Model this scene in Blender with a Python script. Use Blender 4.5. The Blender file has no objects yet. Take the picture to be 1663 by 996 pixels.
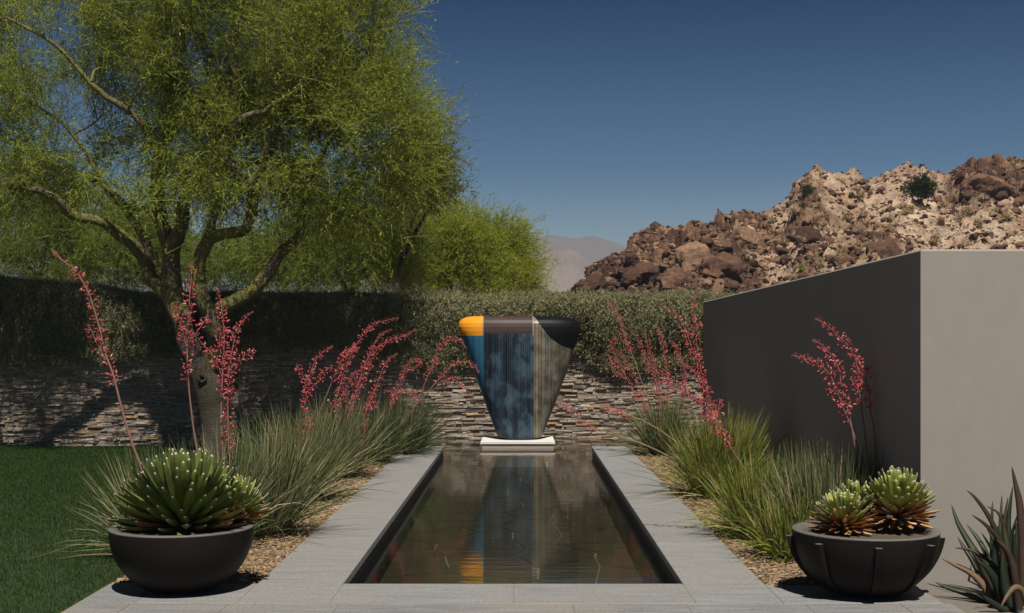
import bpy, math, random
import numpy as np
from mathutils import Vector, Matrix

random.seed(7)
rng = np.random.default_rng(7)
SC = bpy.context.scene
COL = SC.collection
R = math.radians

# ------------------------------------------------------------------ camera
F, CX, HY, EYE = 2100.0, 847.0, 554.0, 1.6      # focal length, vanishing point (photo pixels), eye height
cam = bpy.data.cameras.new('camera')
cam.sensor_width = 36.0
cam.lens = 36.0 * F / 1663.0
cam.shift_x = -(CX - 831.5) / 1663.0
cam.shift_y = (HY - 498.0) / 1663.0
cam.clip_start, cam.clip_end = 0.1, 20000
camo = bpy.data.objects.new('camera', cam)
camo.location = (0, 0, EYE)
camo.rotation_euler = (R(90), 0, 0)
COL.objects.link(camo)
SC.camera = camo

# ------------------------------------------------------------------ sky, sun, exposure
SUN = Vector((0.10, -0.48, 0.875)).normalized()
w = bpy.data.worlds.new('World')
SC.world = w
w.use_nodes = True
nt = w.node_tree
sky = nt.nodes.new('ShaderNodeTexSky')
sky.sky_type = 'NISHITA'
sky.sun_disc = False
sky.sun_elevation = math.asin(SUN.z)
sky.sun_rotation = math.atan2(SUN.x, SUN.y)
sky.air_density = 1.0
sky.dust_density = 0.6
sky.ozone_density = 2.0
# polarising filter: the blue deepens from the horizon upwards and stays so over the whole dome
geo = nt.nodes.new('ShaderNodeTexCoord')
sep = nt.nodes.new('ShaderNodeSeparateXYZ')
nt.links.new(geo.outputs['Generated'], sep.inputs[0])
pol = nt.nodes.new('ShaderNodeValToRGB')
pol.color_ramp.elements[0].position = 0.0
pol.color_ramp.elements[0].color = (0.90, 0.82, 0.79, 1)
pol.color_ramp.elements[1].position = 0.27
pol.color_ramp.elements[1].color = (0.026, 0.098, 0.20, 1)
e = pol.color_ramp.elements.new(0.65)
e.color = (0.028, 0.065, 0.125, 1)
e = pol.color_ramp.elements.new(0.13)
e.color = (0.270, 0.365, 0.465, 1)
e = pol.color_ramp.elements.new(0.07)
e.color = (0.60, 0.61, 0.64, 1)
nt.links.new(sep.outputs['Z'], pol.inputs[0])
mul = nt.nodes.new('ShaderNodeMix')
mul.data_type = 'RGBA'
mul.blend_type = 'MULTIPLY'
mul.inputs[0].default_value = 1.0
nt.links.new(sky.outputs[0], mul.inputs[6])
nt.links.new(pol.outputs[0], mul.inputs[7])
bg = nt.nodes['Background']
nt.links.new(mul.outputs[2], bg.inputs[0])
bg.inputs[1].default_value = 0.066

sun = bpy.data.lights.new('sun', 'SUN')
sun.energy = 5.0
sun.angle = R(0.5)
sun.color = (1.0, 0.94, 0.85)
suno = bpy.data.objects.new('sun', sun)
suno.rotation_euler = SUN.to_track_quat('Z', 'Y').to_euler()
suno.location = (0, 0, 30)
COL.objects.link(suno)
SC.view_settings.view_transform = 'Standard'
SC.view_settings.look = 'None'
SC.view_settings.exposure = 0.6
SC.view_settings.gamma = 1.0
SC.render.engine = 'CYCLES'
SC.cycles.max_bounces = 8
SC.cycles.transparent_max_bounces = 16

# ------------------------------------------------------------------ helpers
def at(px, py, D):
    """world point whose depth is D and which the camera sees at photo pixel (px, py)"""
    return np.array([(px - CX) * D / F, D, EYE - (py - HY) * D / F])

def V(*a): return np.array(a, float)

def unit(v):
    v = np.asarray(v, float)
    n = np.linalg.norm(v, axis=-1, keepdims=True)
    return v / np.maximum(n, 1e-9)

class MB:
    """collects vertices and faces and links them as one mesh object"""
    def __init__(s): s.v, s.f, s.n = [], [], 0
    def add(s, verts, faces, mi=0):
        verts = np.asarray(verts, float).reshape(-1, 3)
        faces = np.asarray(faces, int)
        s.v.append(verts); s.f.append((faces + s.n, mi)); s.n += len(verts)
        return s
    def box(s, x0, x1, y0, y1, z0, z1, mi=0):
        v = [(x, y, z) for z in (z0, z1) for y in (y0, y1) for x in (x0, x1)]
        return s.add(v, [(0, 2, 3, 1), (4, 5, 7, 6), (0, 1, 5, 4), (2, 6, 7, 3), (0, 4, 6, 2), (1, 3, 7, 5)], mi)
    def bevbox(s, x0, x1, y0, y1, z0, z1, b=0.006, mi=0):
        """box whose top edges are chamfered"""
        v = [(x0, y0, z0), (x1, y0, z0), (x1, y1, z0), (x0, y1, z0),
             (x0, y0, z1 - b), (x1, y0, z1 - b), (x1, y1, z1 - b), (x0, y1, z1 - b),
             (x0 + b, y0 + b, z1), (x1 - b, y0 + b, z1), (x1 - b, y1 - b, z1), (x0 + b, y1 - b, z1)]
        f = [(0, 3, 2, 1), (8, 9, 10, 11)]
        for a in (0, 4):
            for i in range(4):
                j = (i + 1) % 4
                f.append((a + i, a + j, a + 4 + j, a + 4 + i))
        return s.add(v, f, mi)
    def tube(s, pts, rad, n=8, mi=0, cap=True):
        pts = np.asarray(pts, float); m = len(pts)
        rad = np.broadcast_to(np.asarray(rad, float), (m,))
        t = unit(np.gradient(pts, axis=0))
        u = np.cross(t[0], (0, 0, 1.0))
        if np.linalg.norm(u) < 1e-3: u = np.cross(t[0], (1.0, 0, 0))
        u = unit(u)
        a = np.arange(n) * 2 * math.pi / n
        out = []
        for i in range(m):
            u = unit(u - t[i] * np.dot(u, t[i]))
            b = np.cross(t[i], u)
            out.append(pts[i] + rad[i] * (np.cos(a)[:, None] * u + np.sin(a)[:, None] * b))
        out = np.concatenate(out)
        k = np.arange(n); k2 = (k + 1) % n
        fs = [np.stack([i * n + k, i * n + k2, (i + 1) * n + k2, (i + 1) * n + k], 1) for i in range(m - 1)]
        s.add(out, np.concatenate(fs), mi)
        if cap and n == 4:
            base = s.n - len(out)
            s.f.append((np.array([[0, 3, 2, 1]]) + base, mi)); s.f.append((np.array([[0, 1, 2, 3]]) + base + (m - 1) * n, mi))
        return s
    def mesh(s, name, mats, smooth=False):
        me = bpy.data.meshes.new(name)
        if not s.v: return me
        v = np.concatenate(s.v).astype(np.float32)
        me.vertices.add(len(v)); me.vertices.foreach_set('co', v.ravel())
        idx = np.concatenate([f.ravel() for f, _ in s.f]).astype(np.int32)
        cnt = np.concatenate([np.full(len(f), f.shape[1]) for f, _ in s.f]).astype(np.int32)
        mi = np.concatenate([np.full(len(f), m) for f, m in s.f]).astype(np.int32)
        start = np.concatenate([[0], np.cumsum(cnt)[:-1]]).astype(np.int32)
        me.loops.add(len(idx)); me.loops.foreach_set('vertex_index', idx)
        me.polygons.add(len(cnt)); me.polygons.foreach_set('loop_start', start)
        me.polygons.foreach_set('loop_total', cnt)
        me.polygons.foreach_set('material_index', mi)
        me.polygons.foreach_set('use_smooth', np.full(len(cnt), smooth))
        for m in (mats if isinstance(mats, (list, tuple)) else [mats]): me.materials.append(m)
        me.update(calc_edges=True)
        me.validate()
        return me
    def build(s, name, mats, parent=None, smooth=False, kind=None):
        return link(name, s.mesh(name, mats, smooth), parent, kind)

def link(name, me, parent=None, kind=None):
    o = bpy.data.objects.new(name, me)
    COL.objects.link(o)
    if parent is not None: o.parent = parent
    if kind: o['kind'] = kind
    return o

def tag(o, label, cat, group=None):
    o['label'] = label; o['category'] = cat
    if group: o['group'] = group
    return o

def thing(name, label, cat, loc=(0, 0, 0), group=None):
    o = bpy.data.objects.new(name, None)
    o.empty_display_size = 0.2
    o.location = loc
    COL.objects.link(o)
    return tag(o, label, cat, group)

def local(root, pts):
    return np.asarray(pts, float) - np.array(root.location)

def setting(name):
    o = bpy.data.objects.new(name, None); COL.objects.link(o); o['kind'] = 'structure'
    return o

def smooth_line(pts, k=6):
    """Catmull-Rom through the points"""
    p = np.asarray(pts, float)
    if len(p) < 3:
        return np.linspace(p[0], p[-1], k + 1)
    q = np.vstack([2 * p[0] - p[1], p, 2 * p[-1] - p[-2]])
    out = []
    for i in range(1, len(q) - 2):
        for t in np.arange(k) / k:
            a, b, c, d = q[i - 1], q[i], q[i + 1], q[i + 2]
            out.append(0.5 * ((2 * b) + (c - a) * t + (2 * a - 5 * b + 4 * c - d) * t * t + (3 * b - a - 3 * c + d) * t ** 3))
    out.append(p[-1])
    return np.array(out)

def hash3(i, j, k, seed):
    h = (i * 374761393 + j * 668265263 + k * 2147483647 + seed * 974711) & 0xffffffff
    h = ((h ^ (h >> 13)) * 1274126177) & 0xffffffff
    return ((h ^ (h >> 16)) & 0xffff) / 65535.0

def vnoise(p, seed=0):
    p = np.asarray(p, float)
    i = np.floor(p).astype(np.int64); f = p - i
    f = f * f * (3 - 2 * f)
    r = 0
    for a in (0, 1):
        for b in (0, 1):
            for c in (0, 1):
                wgt = (f[..., 0] if a else 1 - f[..., 0]) * (f[..., 1] if b else 1 - f[..., 1]) * (f[..., 2] if c else 1 - f[..., 2])
                r = r + wgt * hash3(i[..., 0] + a, i[..., 1] + b, i[..., 2] + c, seed)
    return r * 2 - 1

def fbm(p, oct=4, seed=0):
    p = np.asarray(p, float); r = 0; a = 1.0; s = 0
    for o in range(oct):
        r = r + a * vnoise(p * 2 ** o + 13.7 * o, seed + o); s += a; a *= 0.5
    return r / s

# ------------------------------------------------------------------ materials
class NT:
    def __init__(s, name, rough=0.8):
        s.m = bpy.data.materials.new(name); s.m.use_nodes = True
        s.t = s.m.node_tree
        s.b = s.t.nodes['Principled BSDF']; s.out = s.t.nodes['Material Output']
        s.b.inputs['Roughness'].default_value = rough
        s.b.inputs['Specular IOR Level'].default_value = 0.3
    def n(s, typ, **kw):
        n = s.t.nodes.new('ShaderNode' + typ)
        for k, v in kw.items(): setattr(n, k, v)
        return n
    def l(s, a, b): s.t.links.new(a, b)
    def coords(s, scale=(1, 1, 1), kind='Object', rot=(0, 0, 0)):
        c = s.n('TexCoord'); m = s.n('Mapping')
        m.inputs['Scale'].default_value = scale; m.inputs['Rotation'].default_value = rot
        s.l(c.outputs[kind], m.inputs[0])
        return m.outputs[0]
    def world(s, scale=(1, 1, 1)):
        c = s.n('NewGeometry'); m = s.n('Mapping'); m.inputs['Scale'].default_value = scale
        s.l(c.outputs['Position'], m.inputs[0])
        return m.outputs[0]
    def noise(s, vec, scale=5, detail=5, rough=0.6, dist=0.0):
        n = s.n('TexNoise')
        n.inputs['Scale'].default_value = scale; n.inputs['Detail'].default_value = detail
        n.inputs['Roughness'].default_value = rough; n.inputs['Distortion'].default_value = dist
        if vec is not None: s.l(vec, n.inputs['Vector'])
        return n.outputs['Fac']
    def ramp(s, fac, stops, interp='LINEAR'):
        r = s.n('ValToRGB'); r.color_ramp.interpolation = interp
        el = r.color_ramp.elements
        el[0].position, el[0].color = stops[0][0], (*stops[0][1], 1)
        el[1].position, el[1].color = stops[-1][0], (*stops[-1][1], 1)
        for p, c in stops[1:-1]:
            q = el.new(p); q.color = (*c, 1)
        if fac is not None: s.l(fac, r.inputs[0])
        return r.outputs[0]
    def mix(s, fac, a, b, mode='MIX'):
        m = s.n('Mix', data_type='RGBA', blend_type=mode)
        for i, x in ((0, fac), (6, a), (7, b)):
            if isinstance(x, (int, float)): m.inputs[i].default_value = x
            elif isinstance(x, tuple): m.inputs[i].default_value = (*x, 1)
            else: s.l(x, m.inputs[i])
        return m.outputs[2]
    def math(s, op, a, b=0.0, clamp=False):
        m = s.n('Math', operation=op, use_clamp=clamp)
        for i, x in ((0, a), (1, b)):
            if isinstance(x, (int, float)): m.inputs[i].default_value = x
            else: s.l(x, m.inputs[i])
        return m.outputs[0]
    def color(s, c):
        if isinstance(c, tuple): s.b.inputs['Base Color'].default_value = (*c, 1)
        else: s.l(c, s.b.inputs['Base Color'])
        return s
    def bump(s, h, strength=0.3, dist=0.02):
        b = s.n('Bump'); b.inputs['Strength'].default_value = strength; b.inputs['Distance'].default_value = dist
        s.l(h, b.inputs['Height']); s.l(b.outputs[0], s.b.inputs['Normal'])
        return s
    def island(s): return s.n('NewGeometry').outputs['Random Per Island']
    def orand(s): return s.n('ObjectInfo').outputs['Random']
    def leafy(s, col, trans=0.45, gloss=0.0):
        """thin leaf: diffuse and translucent"""
        d = s.n('BsdfDiffuse'); t = s.n('BsdfTranslucent'); m = s.n('MixShader')
        m.inputs[0].default_value = trans
        s.l(col, d.inputs[0]); s.l(col, t.inputs[0])
        s.l(d.outputs[0], m.inputs[1]); s.l(t.outputs[0], m.inputs[2])
        s.l(m.outputs[0], s.out.inputs[0])
        return s

def flat(name, c, rough=0.8):
    return NT(name, rough).color(c).m

def leaf_mat(name, stops, trans=0.45):
    k = NT(name); return k.leafy(k.ramp(k.island(), stops), trans).m

M = {}
# slabs: grey streaky slate
def slab_mat(name, lo, hi, warm, scale=(1.0, 9, 9)):
    k = NT(name, 0.62)
    v = k.world(scale)
    a = k.noise(v, 2.2, 8, 0.62, 0.6)
    c = k.ramp(a, [(0.33, lo), (0.5, tuple((l + h) / 2 for l, h in zip(lo, hi))), (0.67, hi)])
    big = k.noise(k.world((0.9, 0.9, 0.9)), 1.1, 3)
    c = k.mix(k.ramp(big, [(0.42, (0, 0, 0)), (0.72, (0.8, 0.8, 0.8))]), c, warm)
    c = k.mix(0.45, c, k.ramp(k.noise(k.world(), 46, 4), [(0.3, (0.25, 0.25, 0.25)), (0.7, (0.75, 0.75, 0.75))]), 'OVERLAY')
    r = k.math('MULTIPLY_ADD', k.orand(), 0.07); r.node.inputs[2].default_value = 0.965
    c = k.mix(1.0, c, r, 'MULTIPLY')
    k.color(c)
    k.bump(a, 0.25, 0.01)
    return k.m
M['coping'] = slab_mat('coping slate', (0.138, 0.139, 0.136), (0.205, 0.205, 0.200), (0.185, 0.176, 0.16))
M['paver'] = slab_mat('paver slate', (0.105, 0.111, 0.116), (0.19, 0.19, 0.186), (0.19, 0.17, 0.14))
M['mortar'] = flat('mortar', (0.165, 0.15, 0.115), 0.95)
k = NT('basin', 0.6); k.color(k.ramp(k.noise(k.world(), 6, 4), [(0.3, (0.008, 0.009, 0.009)), (0.7, (0.018, 0.019, 0.018))])); M['basin'] = k.m
k = NT('flagstone', 0.6); k.color(k.mix(k.noise(k.world(), 5, 6), (0.022, 0.020, 0.015), (0.068, 0.060, 0.044))); M['flagstone'] = k.m
M['grout'] = flat('grout', (0.17, 0.16, 0.12), 0.9)

# water
k = NT('water', 0.02)
tr = k.n('BsdfTransparent'); tr.inputs[0].default_value = (0.64, 0.64, 0.56, 1)
gl = k.n('BsdfGlossy'); gl.inputs['Roughness'].default_value = 0.03; gl.inputs[0].default_value = (0.95, 0.95, 0.95, 1)
fr = k.n('Fresnel'); fr.inputs['IOR'].default_value = 1.33
bm = k.n('Bump'); bm.inputs['Strength'].default_value = 0.08; bm.inputs['Distance'].default_value = 0.02
k.l(k.noise(k.world((0.55, 2.6, 1)), 3.2, 3, 0.5), bm.inputs['Height'])
k.l(bm.outputs[0], gl.inputs['Normal'])
mx = k.n('MixShader')
k.l(fr.outputs[0], mx.inputs[0]); k.l(tr.outputs[0], mx.inputs[1]); k.l(gl.outputs[0], mx.inputs[2])
k.l(mx.outputs[0], k.out.inputs[0])
M['water'] = k.m

# ground, gravel, lawn
k = NT('gravel bed', 0.95)
k.color(k.mix(k.noise(k.world(), 40, 5), (0.06, 0.04, 0.024), (0.19, 0.13, 0.078))).bump(k.noise(k.world(), 90, 3), 0.8, 0.02); M['gravel'] = k.m
k = NT('pebble', 0.9)
k.color(k.ramp(k.island(), [(0, (0.06, 0.038, 0.022)), (0.3, (0.15, 0.093, 0.05)), (0.6, (0.235, 0.155, 0.085)), (0.85, (0.31, 0.22, 0.135)), (1, (0.13, 0.105, 0.085))])); M['pebble'] = k.m
k = NT('bare earth', 0.95)
k.color(k.mix(k.noise(k.world(), 14, 6), (0.095, 0.084, 0.072), (0.15, 0.134, 0.117))).bump(k.noise(k.world(), 60, 4), 0.5, 0.02); M['earth'] = k.m
k = NT('desert sand', 0.95)
k.color(k.mix(k.noise(k.world(), 0.3, 6), (0.26, 0.20, 0.145), (0.36, 0.29, 0.215))); M['sand'] = k.m
k = NT('lawn base', 0.95)
k.color(k.mix(k.noise(k.world(), 30, 4), (0.010, 0.022, 0.006), (0.022, 0.042, 0.012))); M['lawn'] = k.m
k = NT('grass'); gc = k.mix(k.math('MULTIPLY', k.island(), 0.6), k.ramp(k.noise(k.world(), 2.2, 5, 0.7), [(0.35, (0.018, 0.042, 0.008)), (0.68, (0.036, 0.066, 0.014))]), (0.040, 0.062, 0.018)); k.leafy(gc, 0.3); M['grass'] = k.m

# plaster
k = NT('plaster', 0.85)
pc = k.mix(k.noise(k.world((0.35, 0.35, 0.5)), 1.6, 5), (0.212, 0.193, 0.171), (0.224, 0.205, 0.183))
pc = k.mix(0.10, pc, k.ramp(k.noise(k.world((1, 1, 0.5)), 7, 6), [(0.3, (0.35, 0.35, 0.35)), (0.7, (0.65, 0.65, 0.65))]), 'OVERLAY')
k.color(pc).bump(k.noise(k.world(), 55, 4), 0.06, 0.01); M['plaster'] = k.m

# stacked stone
STONE = [(0, (0.15, 0.120, 0.096)), (0.2, (0.21, 0.175, 0.145)), (0.45, (0.26, 0.222, 0.188)), (0.66, (0.25, 0.198, 0.150)),
         (0.84, (0.31, 0.27, 0.232)), (0.95, (0.27, 0.19, 0.125)), (1, (0.34, 0.20, 0.10))]
def stone_mat(name, per_object):
    k = NT(name, 0.9)
    c = k.ramp(k.orand() if per_object else k.island(), STONE)
    n = k.noise(k.world((1, 1, 2.2)), 16, 6, 0.65)
    c = k.mix(0.75, c, k.ramp(n, [(0.3, (0.22, 0.22, 0.22)), (0.7, (0.78, 0.76, 0.74))]), 'OVERLAY')
    k.color(c).bump(n, 0.6, 0.02)
    return k.m
M['stone'] = stone_mat('ledge stone', True)
M['stones'] = stone_mat('ledge stones', False)
M['core'] = flat('wall core', (0.07, 0.058, 0.048), 0.95)

# rocks
def rock_mat(name, island=True, pale=0.0):
    k = NT(name, 0.9)
    v = k.world()
    n1 = k.noise(v, 0.9, 8, 0.65, 0.3); n2 = k.noise(v, 4.5, 6, 0.7)
    r = k.island() if island else k.orand()
    base = k.ramp(r, [(0, (0.045, 0.022, 0.013)), (0.5, (0.080, 0.040, 0.024)), (0.85, (0.13, 0.068, 0.040)), (1, (0.26, 0.17, 0.10))])
    c = k.mix(k.ramp(n1, [(0.56, (0, 0, 0)), (0.72, (0.9, 0.9, 0.9))]), base, (0.33, 0.205, 0.12))
    c = k.mix(0.8, c, k.ramp(n2, [(0.3, (0.22, 0.22, 0.22)), (0.7, (0.75, 0.75, 0.75))]), 'OVERLAY')
    k.color(c).bump(k.noise(v, 2.6, 8, 0.7), 0.9, 0.25)
    return k.m
M['boulder'] = rock_mat('boulder rock', False)
M['rubble'] = rock_mat('hill rubble', True)
k = NT('hill ground', 0.95)
v = k.world()
n1 = k.noise(v, 0.16, 8, 0.68, 0.4); n2 = k.noise(v, 1.3, 9, 0.72)
c = k.mix(k.ramp(n1, [(0.40, (0, 0, 0)), (0.60, (1, 1, 1))]), (0.44, 0.335, 0.235), (0.25, 0.155, 0.098))
ra = k.n('Attribute', attribute_name='rock'); rs = k.n('SeparateColor'); k.l(ra.outputs['Color'], rs.inputs[0])
rk = k.ramp(rs.outputs[1], [(0.1, (0.050, 0.025, 0.014)), (0.45, (0.100, 0.050, 0.029)), (0.75, (0.19, 0.108, 0.062)), (0.97, (0.38, 0.27, 0.175))])
rk = k.mix(k.ramp(k.noise(v, 0.8, 6, 0.7), [(0.55, (0, 0, 0)), (0.7, (0.8, 0.8, 0.8))]), rk, (0.27, 0.17, 0.10))
c = k.mix(k.ramp(rs.outputs[0], [(0.18, (0, 0, 0)), (0.42, (1, 1, 1))]), c, rk)
c = k.mix(0.9, c, k.ramp(n2, [(0.32, (0.15, 0.14, 0.13)), (0.5, (0.5, 0.5, 0.5)), (0.68, (0.80, 0.78, 0.76))]), 'OVERLAY')
k.color(c).bump(n2, 1.0, 0.5); M['hill'] = k.m
for fm_, lo_, hi_ in (('farhill', (0.10, 0.088, 0.085), (0.15, 0.13, 0.122)), ('foothill', (0.11, 0.088, 0.078), (0.21, 0.17, 0.148))):
  k = NT(fm_, 0.95)
  k.color(k.mix(k.noise(k.world(), 0.012, 7, 0.6), lo_, hi_)).bump(k.noise(k.world(), 0.03, 7, 0.6), 0.7, 14.0); M[fm_] = k.m

# bark
def bark_mat(name, lo, hi, green=None):
    k = NT(name, 0.9)
    n = k.noise(k.world((1, 1, 1.6)), 9, 7, 0.65)
    c = k.mix(n, lo, hi)
    if green: c = k.mix(k.ramp(k.noise(k.world(), 1.3, 4), [(0.45, (0, 0, 0)), (0.62, (0.9, 0.9, 0.9))]), c, green)
    k.color(c).bump(k.noise(k.world((1, 1, 3.5)), 12, 6, 0.7), 0.9, 0.03)
    return k.m
M['trunk'] = bark_mat('trunk bark', (0.018, 0.014, 0.011), (0.080, 0.064, 0.048), (0.036, 0.034, 0.015))
M['limb'] = bark_mat('limb bark', (0.050, 0.042, 0.022), (0.15, 0.118, 0.07), (0.135, 0.13, 0.024))
M['twig'] = leaf_mat('green twigs', [(0, (0.09, 0.10, 0.025)), (0.5, (0.17, 0.20, 0.04)), (1, (0.24, 0.26, 0.07))], 0.3)
M['palo'] = leaf_mat('yellow green leaflets', [(0, (0.12, 0.155, 0.024)), (0.45, (0.215, 0.26, 0.034)), (0.85, (0.31, 0.345, 0.045)), (1, (0.42, 0.44, 0.07))], 0.5)
M['pods'] = leaf_mat('bright hanging pods', [(0, (0.20, 0.26, 0.03)), (0.6, (0.30, 0.36, 0.04)), (1, (0.42, 0.44, 0.07))], 0.5)
M['palo2'] = leaf_mat('fresh green leaflets', [(0, (0.16, 0.205, 0.020)), (0.5, (0.26, 0.31, 0.030)), (1, (0.36, 0.385, 0.05))], 0.5)
M['mid'] = leaf_mat('mid green leaflets', [(0, (0.065, 0.105, 0.018)), (0.5, (0.11, 0.16, 0.025)), (1, (0.16, 0.205, 0.035))], 0.45)
M['mesq'] = leaf_mat('brown green leaflets', [(0, (0.06, 0.05, 0.018)), (0.5, (0.075, 0.085, 0.022)), (1, (0.11, 0.10, 0.03))], 0.4)
M['hedge'] = leaf_mat('hedge leaves', [(0, (0.10, 0.105, 0.046)), (0.4, (0.20, 0.20, 0.10)), (0.8, (0.30, 0.285, 0.165)), (1, (0.40, 0.36, 0.23))], 0.3)
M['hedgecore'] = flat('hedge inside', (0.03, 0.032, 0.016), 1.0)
M['shrub'] = leaf_mat('dark shrub leaves', [(0, (0.02, 0.028, 0.010)), (1, (0.07, 0.075, 0.028))], 0.25)
M['dry'] = leaf_mat('dry shrub stems', [(0, (0.30, 0.22, 0.12)), (1, (0.50, 0.39, 0.25))], 0.4)

# grasses and flowers
M['blade_grey'] = leaf_mat('grey green blades', [(0, (0.055, 0.075, 0.030)), (0.5, (0.115, 0.14, 0.060)), (0.80, (0.18, 0.20, 0.095)), (0.88, (0.30, 0.24, 0.14)), (1, (0.40, 0.31, 0.18))], 0.25)
M['blade_green'] = leaf_mat('yellow green blades', [(0, (0.075, 0.10, 0.020)), (0.5, (0.165, 0.195, 0.035)), (0.84, (0.26, 0.275, 0.065)), (0.92, (0.36, 0.29, 0.13)), (1, (0.42, 0.33, 0.18))], 0.3)
M['blade_dark'] = leaf_mat('dark green blades', [(0, (0.035, 0.050, 0.022)), (0.6, (0.075, 0.095, 0.042)), (0.88, (0.13, 0.145, 0.07)), (1, (0.27, 0.21, 0.12))], 0.25)
M['stem'] = leaf_mat('pink flower stems', [(0, (0.16, 0.085, 0.075)), (1, (0.21, 0.115, 0.095))], 0.0)
M['stem_tan'] = leaf_mat('tan flower stems', [(0, (0.20, 0.16, 0.085)), (1, (0.24, 0.18, 0.10))], 0.0)
M['flower'] = leaf_mat('coral flowers', [(0, (0.38, 0.05, 0.065)), (0.4, (0.58, 0.105, 0.13)), (0.8, (0.70, 0.18, 0.19)), (0.96, (0.75, 0.32, 0.31)), (1, (0.50, 0.36, 0.12))], 0.35)
M['pod'] = flat('seed pod', (0.19, 0.20, 0.06), 0.6)

# agaves, aloe, planters
def succ_mat(name, stops, rough=0.5):
    k = NT(name, rough); c = k.ramp(k.orand(), stops)
    n = k.noise(k.coords(), 6, 4)
    c = k.mix(0.5, c, k.ramp(n, [(0.3, (0.3, 0.3, 0.3)), (0.7, (0.7, 0.7, 0.7))]), 'OVERLAY')
    return k.color(c).m
M['agave'] = succ_mat('agave leaf', [(0, (0.048, 0.066, 0.015)), (0.5, (0.074, 0.096, 0.019)), (1, (0.115, 0.135, 0.024))])
M['agave_bright'] = succ_mat('bright agave leaf', [(0, (0.105, 0.130, 0.020)), (0.5, (0.15, 0.178, 0.026)), (1, (0.22, 0.235, 0.036))])
M['agave_dead'] = succ_mat('dead agave leaf', [(0, (0.07, 0.030, 0.012)), (0.4, (0.20, 0.09, 0.028)), (0.7, (0.36, 0.17, 0.045)), (0.85, (0.40, 0.22, 0.08)), (1, (0.42, 0.34, 0.25))], 0.8)
M['tip'] = flat('white leaf tip', (0.46, 0.44, 0.38), 0.7)
M['deadtip'] = flat('pale dead tip', (0.50, 0.42, 0.33), 0.8)
M['aloe'] = succ_mat('aloe leaf', [(0, (0.010, 0.015, 0.008)), (0.6, (0.019, 0.027, 0.012)), (1, (0.036, 0.047, 0.019))], 0.45)
M['aloe_red'] = succ_mat('reddened aloe leaf', [(0, (0.024, 0.015, 0.010)), (1, (0.052, 0.031, 0.021))], 0.5)
M['aloe_dry'] = succ_mat('dry aloe leaf', [(0, (0.07, 0.042, 0.024)), (1, (0.13, 0.082, 0.046))], 0.7)
k = NT('bronze planter', 0.55)
k.color(k.mix(k.noise(k.coords(), 3, 5), (0.0055, 0.0042, 0.0036), (0.013, 0.010, 0.0085))).bump(k.noise(k.coords((1, 1, 2)), 25, 4), 0.1, 0.01)
k.b.inputs['Specular IOR Level'].default_value = 0.12; M['bronze'] = k.m
k = NT('planter rim', 0.6)
k.color(k.mix(k.noise(k.coords(), 9, 5), (0.07, 0.066, 0.06), (0.12, 0.112, 0.102))); M['rim'] = k.m
k = NT('planter soil', 0.95)
k.color(k.mix(k.noise(k.world(), 60, 4), (0.03, 0.022, 0.015), (0.10, 0.075, 0.05))); M['soil'] = k.m
k = NT('pale plinth', 0.7)
k.color(k.mix(k.noise(k.world((1, 1, 3)), 5, 6), (0.40, 0.385, 0.36), (0.55, 0.53, 0.50))); M['plinth'] = k.m
k = NT('plinth foot', 0.7)
k.color(k.mix(k.noise(k.world((1, 1, 5)), 4, 5), (0.17, 0.14, 0.12), (0.28, 0.235, 0.20))); M['plinthfoot'] = k.m

# glazes of the sculpture (object space: x across, z up)
def glaze(name, rough=0.36):
    k = NT(name, rough)
    k.b.inputs['Specular IOR Level'].default_value = 0.22
    return k
def stripes(k, scale, width, seed):
    """thin vertical lines of dripped glaze at irregular spacing"""
    v = k.coords((scale, 0, 0.02)); 
    a = k.n('VectorMath', operation='ADD'); a.inputs[1].default_value = (seed, seed * 1.7, 0)
    k.l(v, a.inputs[0])
    n = k.noise(a.outputs[0], 1.0, 2, 0.8)
    return k.ramp(n, [(0.5 - width, (0, 0, 0)), (0.5, (1, 1, 1)), (0.5 + width, (0, 0, 0))])
k = glaze('yellow glaze'); k.color(k.mix(k.noise(k.coords(), 4, 5), (0.55, 0.20, 0.012), (0.68, 0.29, 0.022))); M['g_yellow'] = k.m
k = glaze('copper glaze', 0.55)
k.color(k.mix(k.noise(k.coords((1, 1, 3)), 4, 6), (0.018, 0.0115, 0.0095), (0.060, 0.037, 0.029))); k.b.inputs['Specular IOR Level'].default_value = 0.3; M['g_copper'] = k.m
k = glaze('black glaze', 0.5); k.b.inputs['Specular IOR Level'].default_value = 0.12; k.color((0.005, 0.005, 0.0055)); M['g_black'] = k.m
k = glaze('blue glaze')
c = k.mix(k.noise(k.coords((6, 1, 0.8)), 3, 5), (0.008, 0.055, 0.11), (0.022, 0.16, 0.29))
c = k.mix(stripes(k, 40, 0.06, 3.1), c, (0.004, 0.02, 0.05)); c = k.mix(stripes(k, 42, 0.035, 9.4), c, (0.07, 0.20, 0.30)); k.color(c); M['g_blue'] = k.m
k = glaze('dark blue drip glaze')
cl = k.noise(k.coords((1.3, 1, 0.9)), 3.2, 6, 0.62)
c = k.mix(k.ramp(cl, [(0.46, (0, 0, 0)), (0.60, (1, 1, 1))]), (0.003, 0.005, 0.009), (0.056, 0.098, 0.135))
c = k.mix(k.math('MULTIPLY', stripes(k, 46, 0.09, 1.3), 0.65), c, (0.003, 0.004, 0.007)); c = k.mix(k.math('MULTIPLY', stripes(k, 54, 0.045, 5.2), 0.42), c, (0.13, 0.17, 0.20))
c = k.mix(k.math('MULTIPLY', stripes(k, 40, 0.035, 8.8), 0.6), c, (0.008, 0.030, 0.058)); k.color(c); M['g_dark'] = k.m
k = glaze('gold striped glaze', 0.35)
cl = k.noise(k.coords(), 4.0, 5, 0.6)
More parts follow.
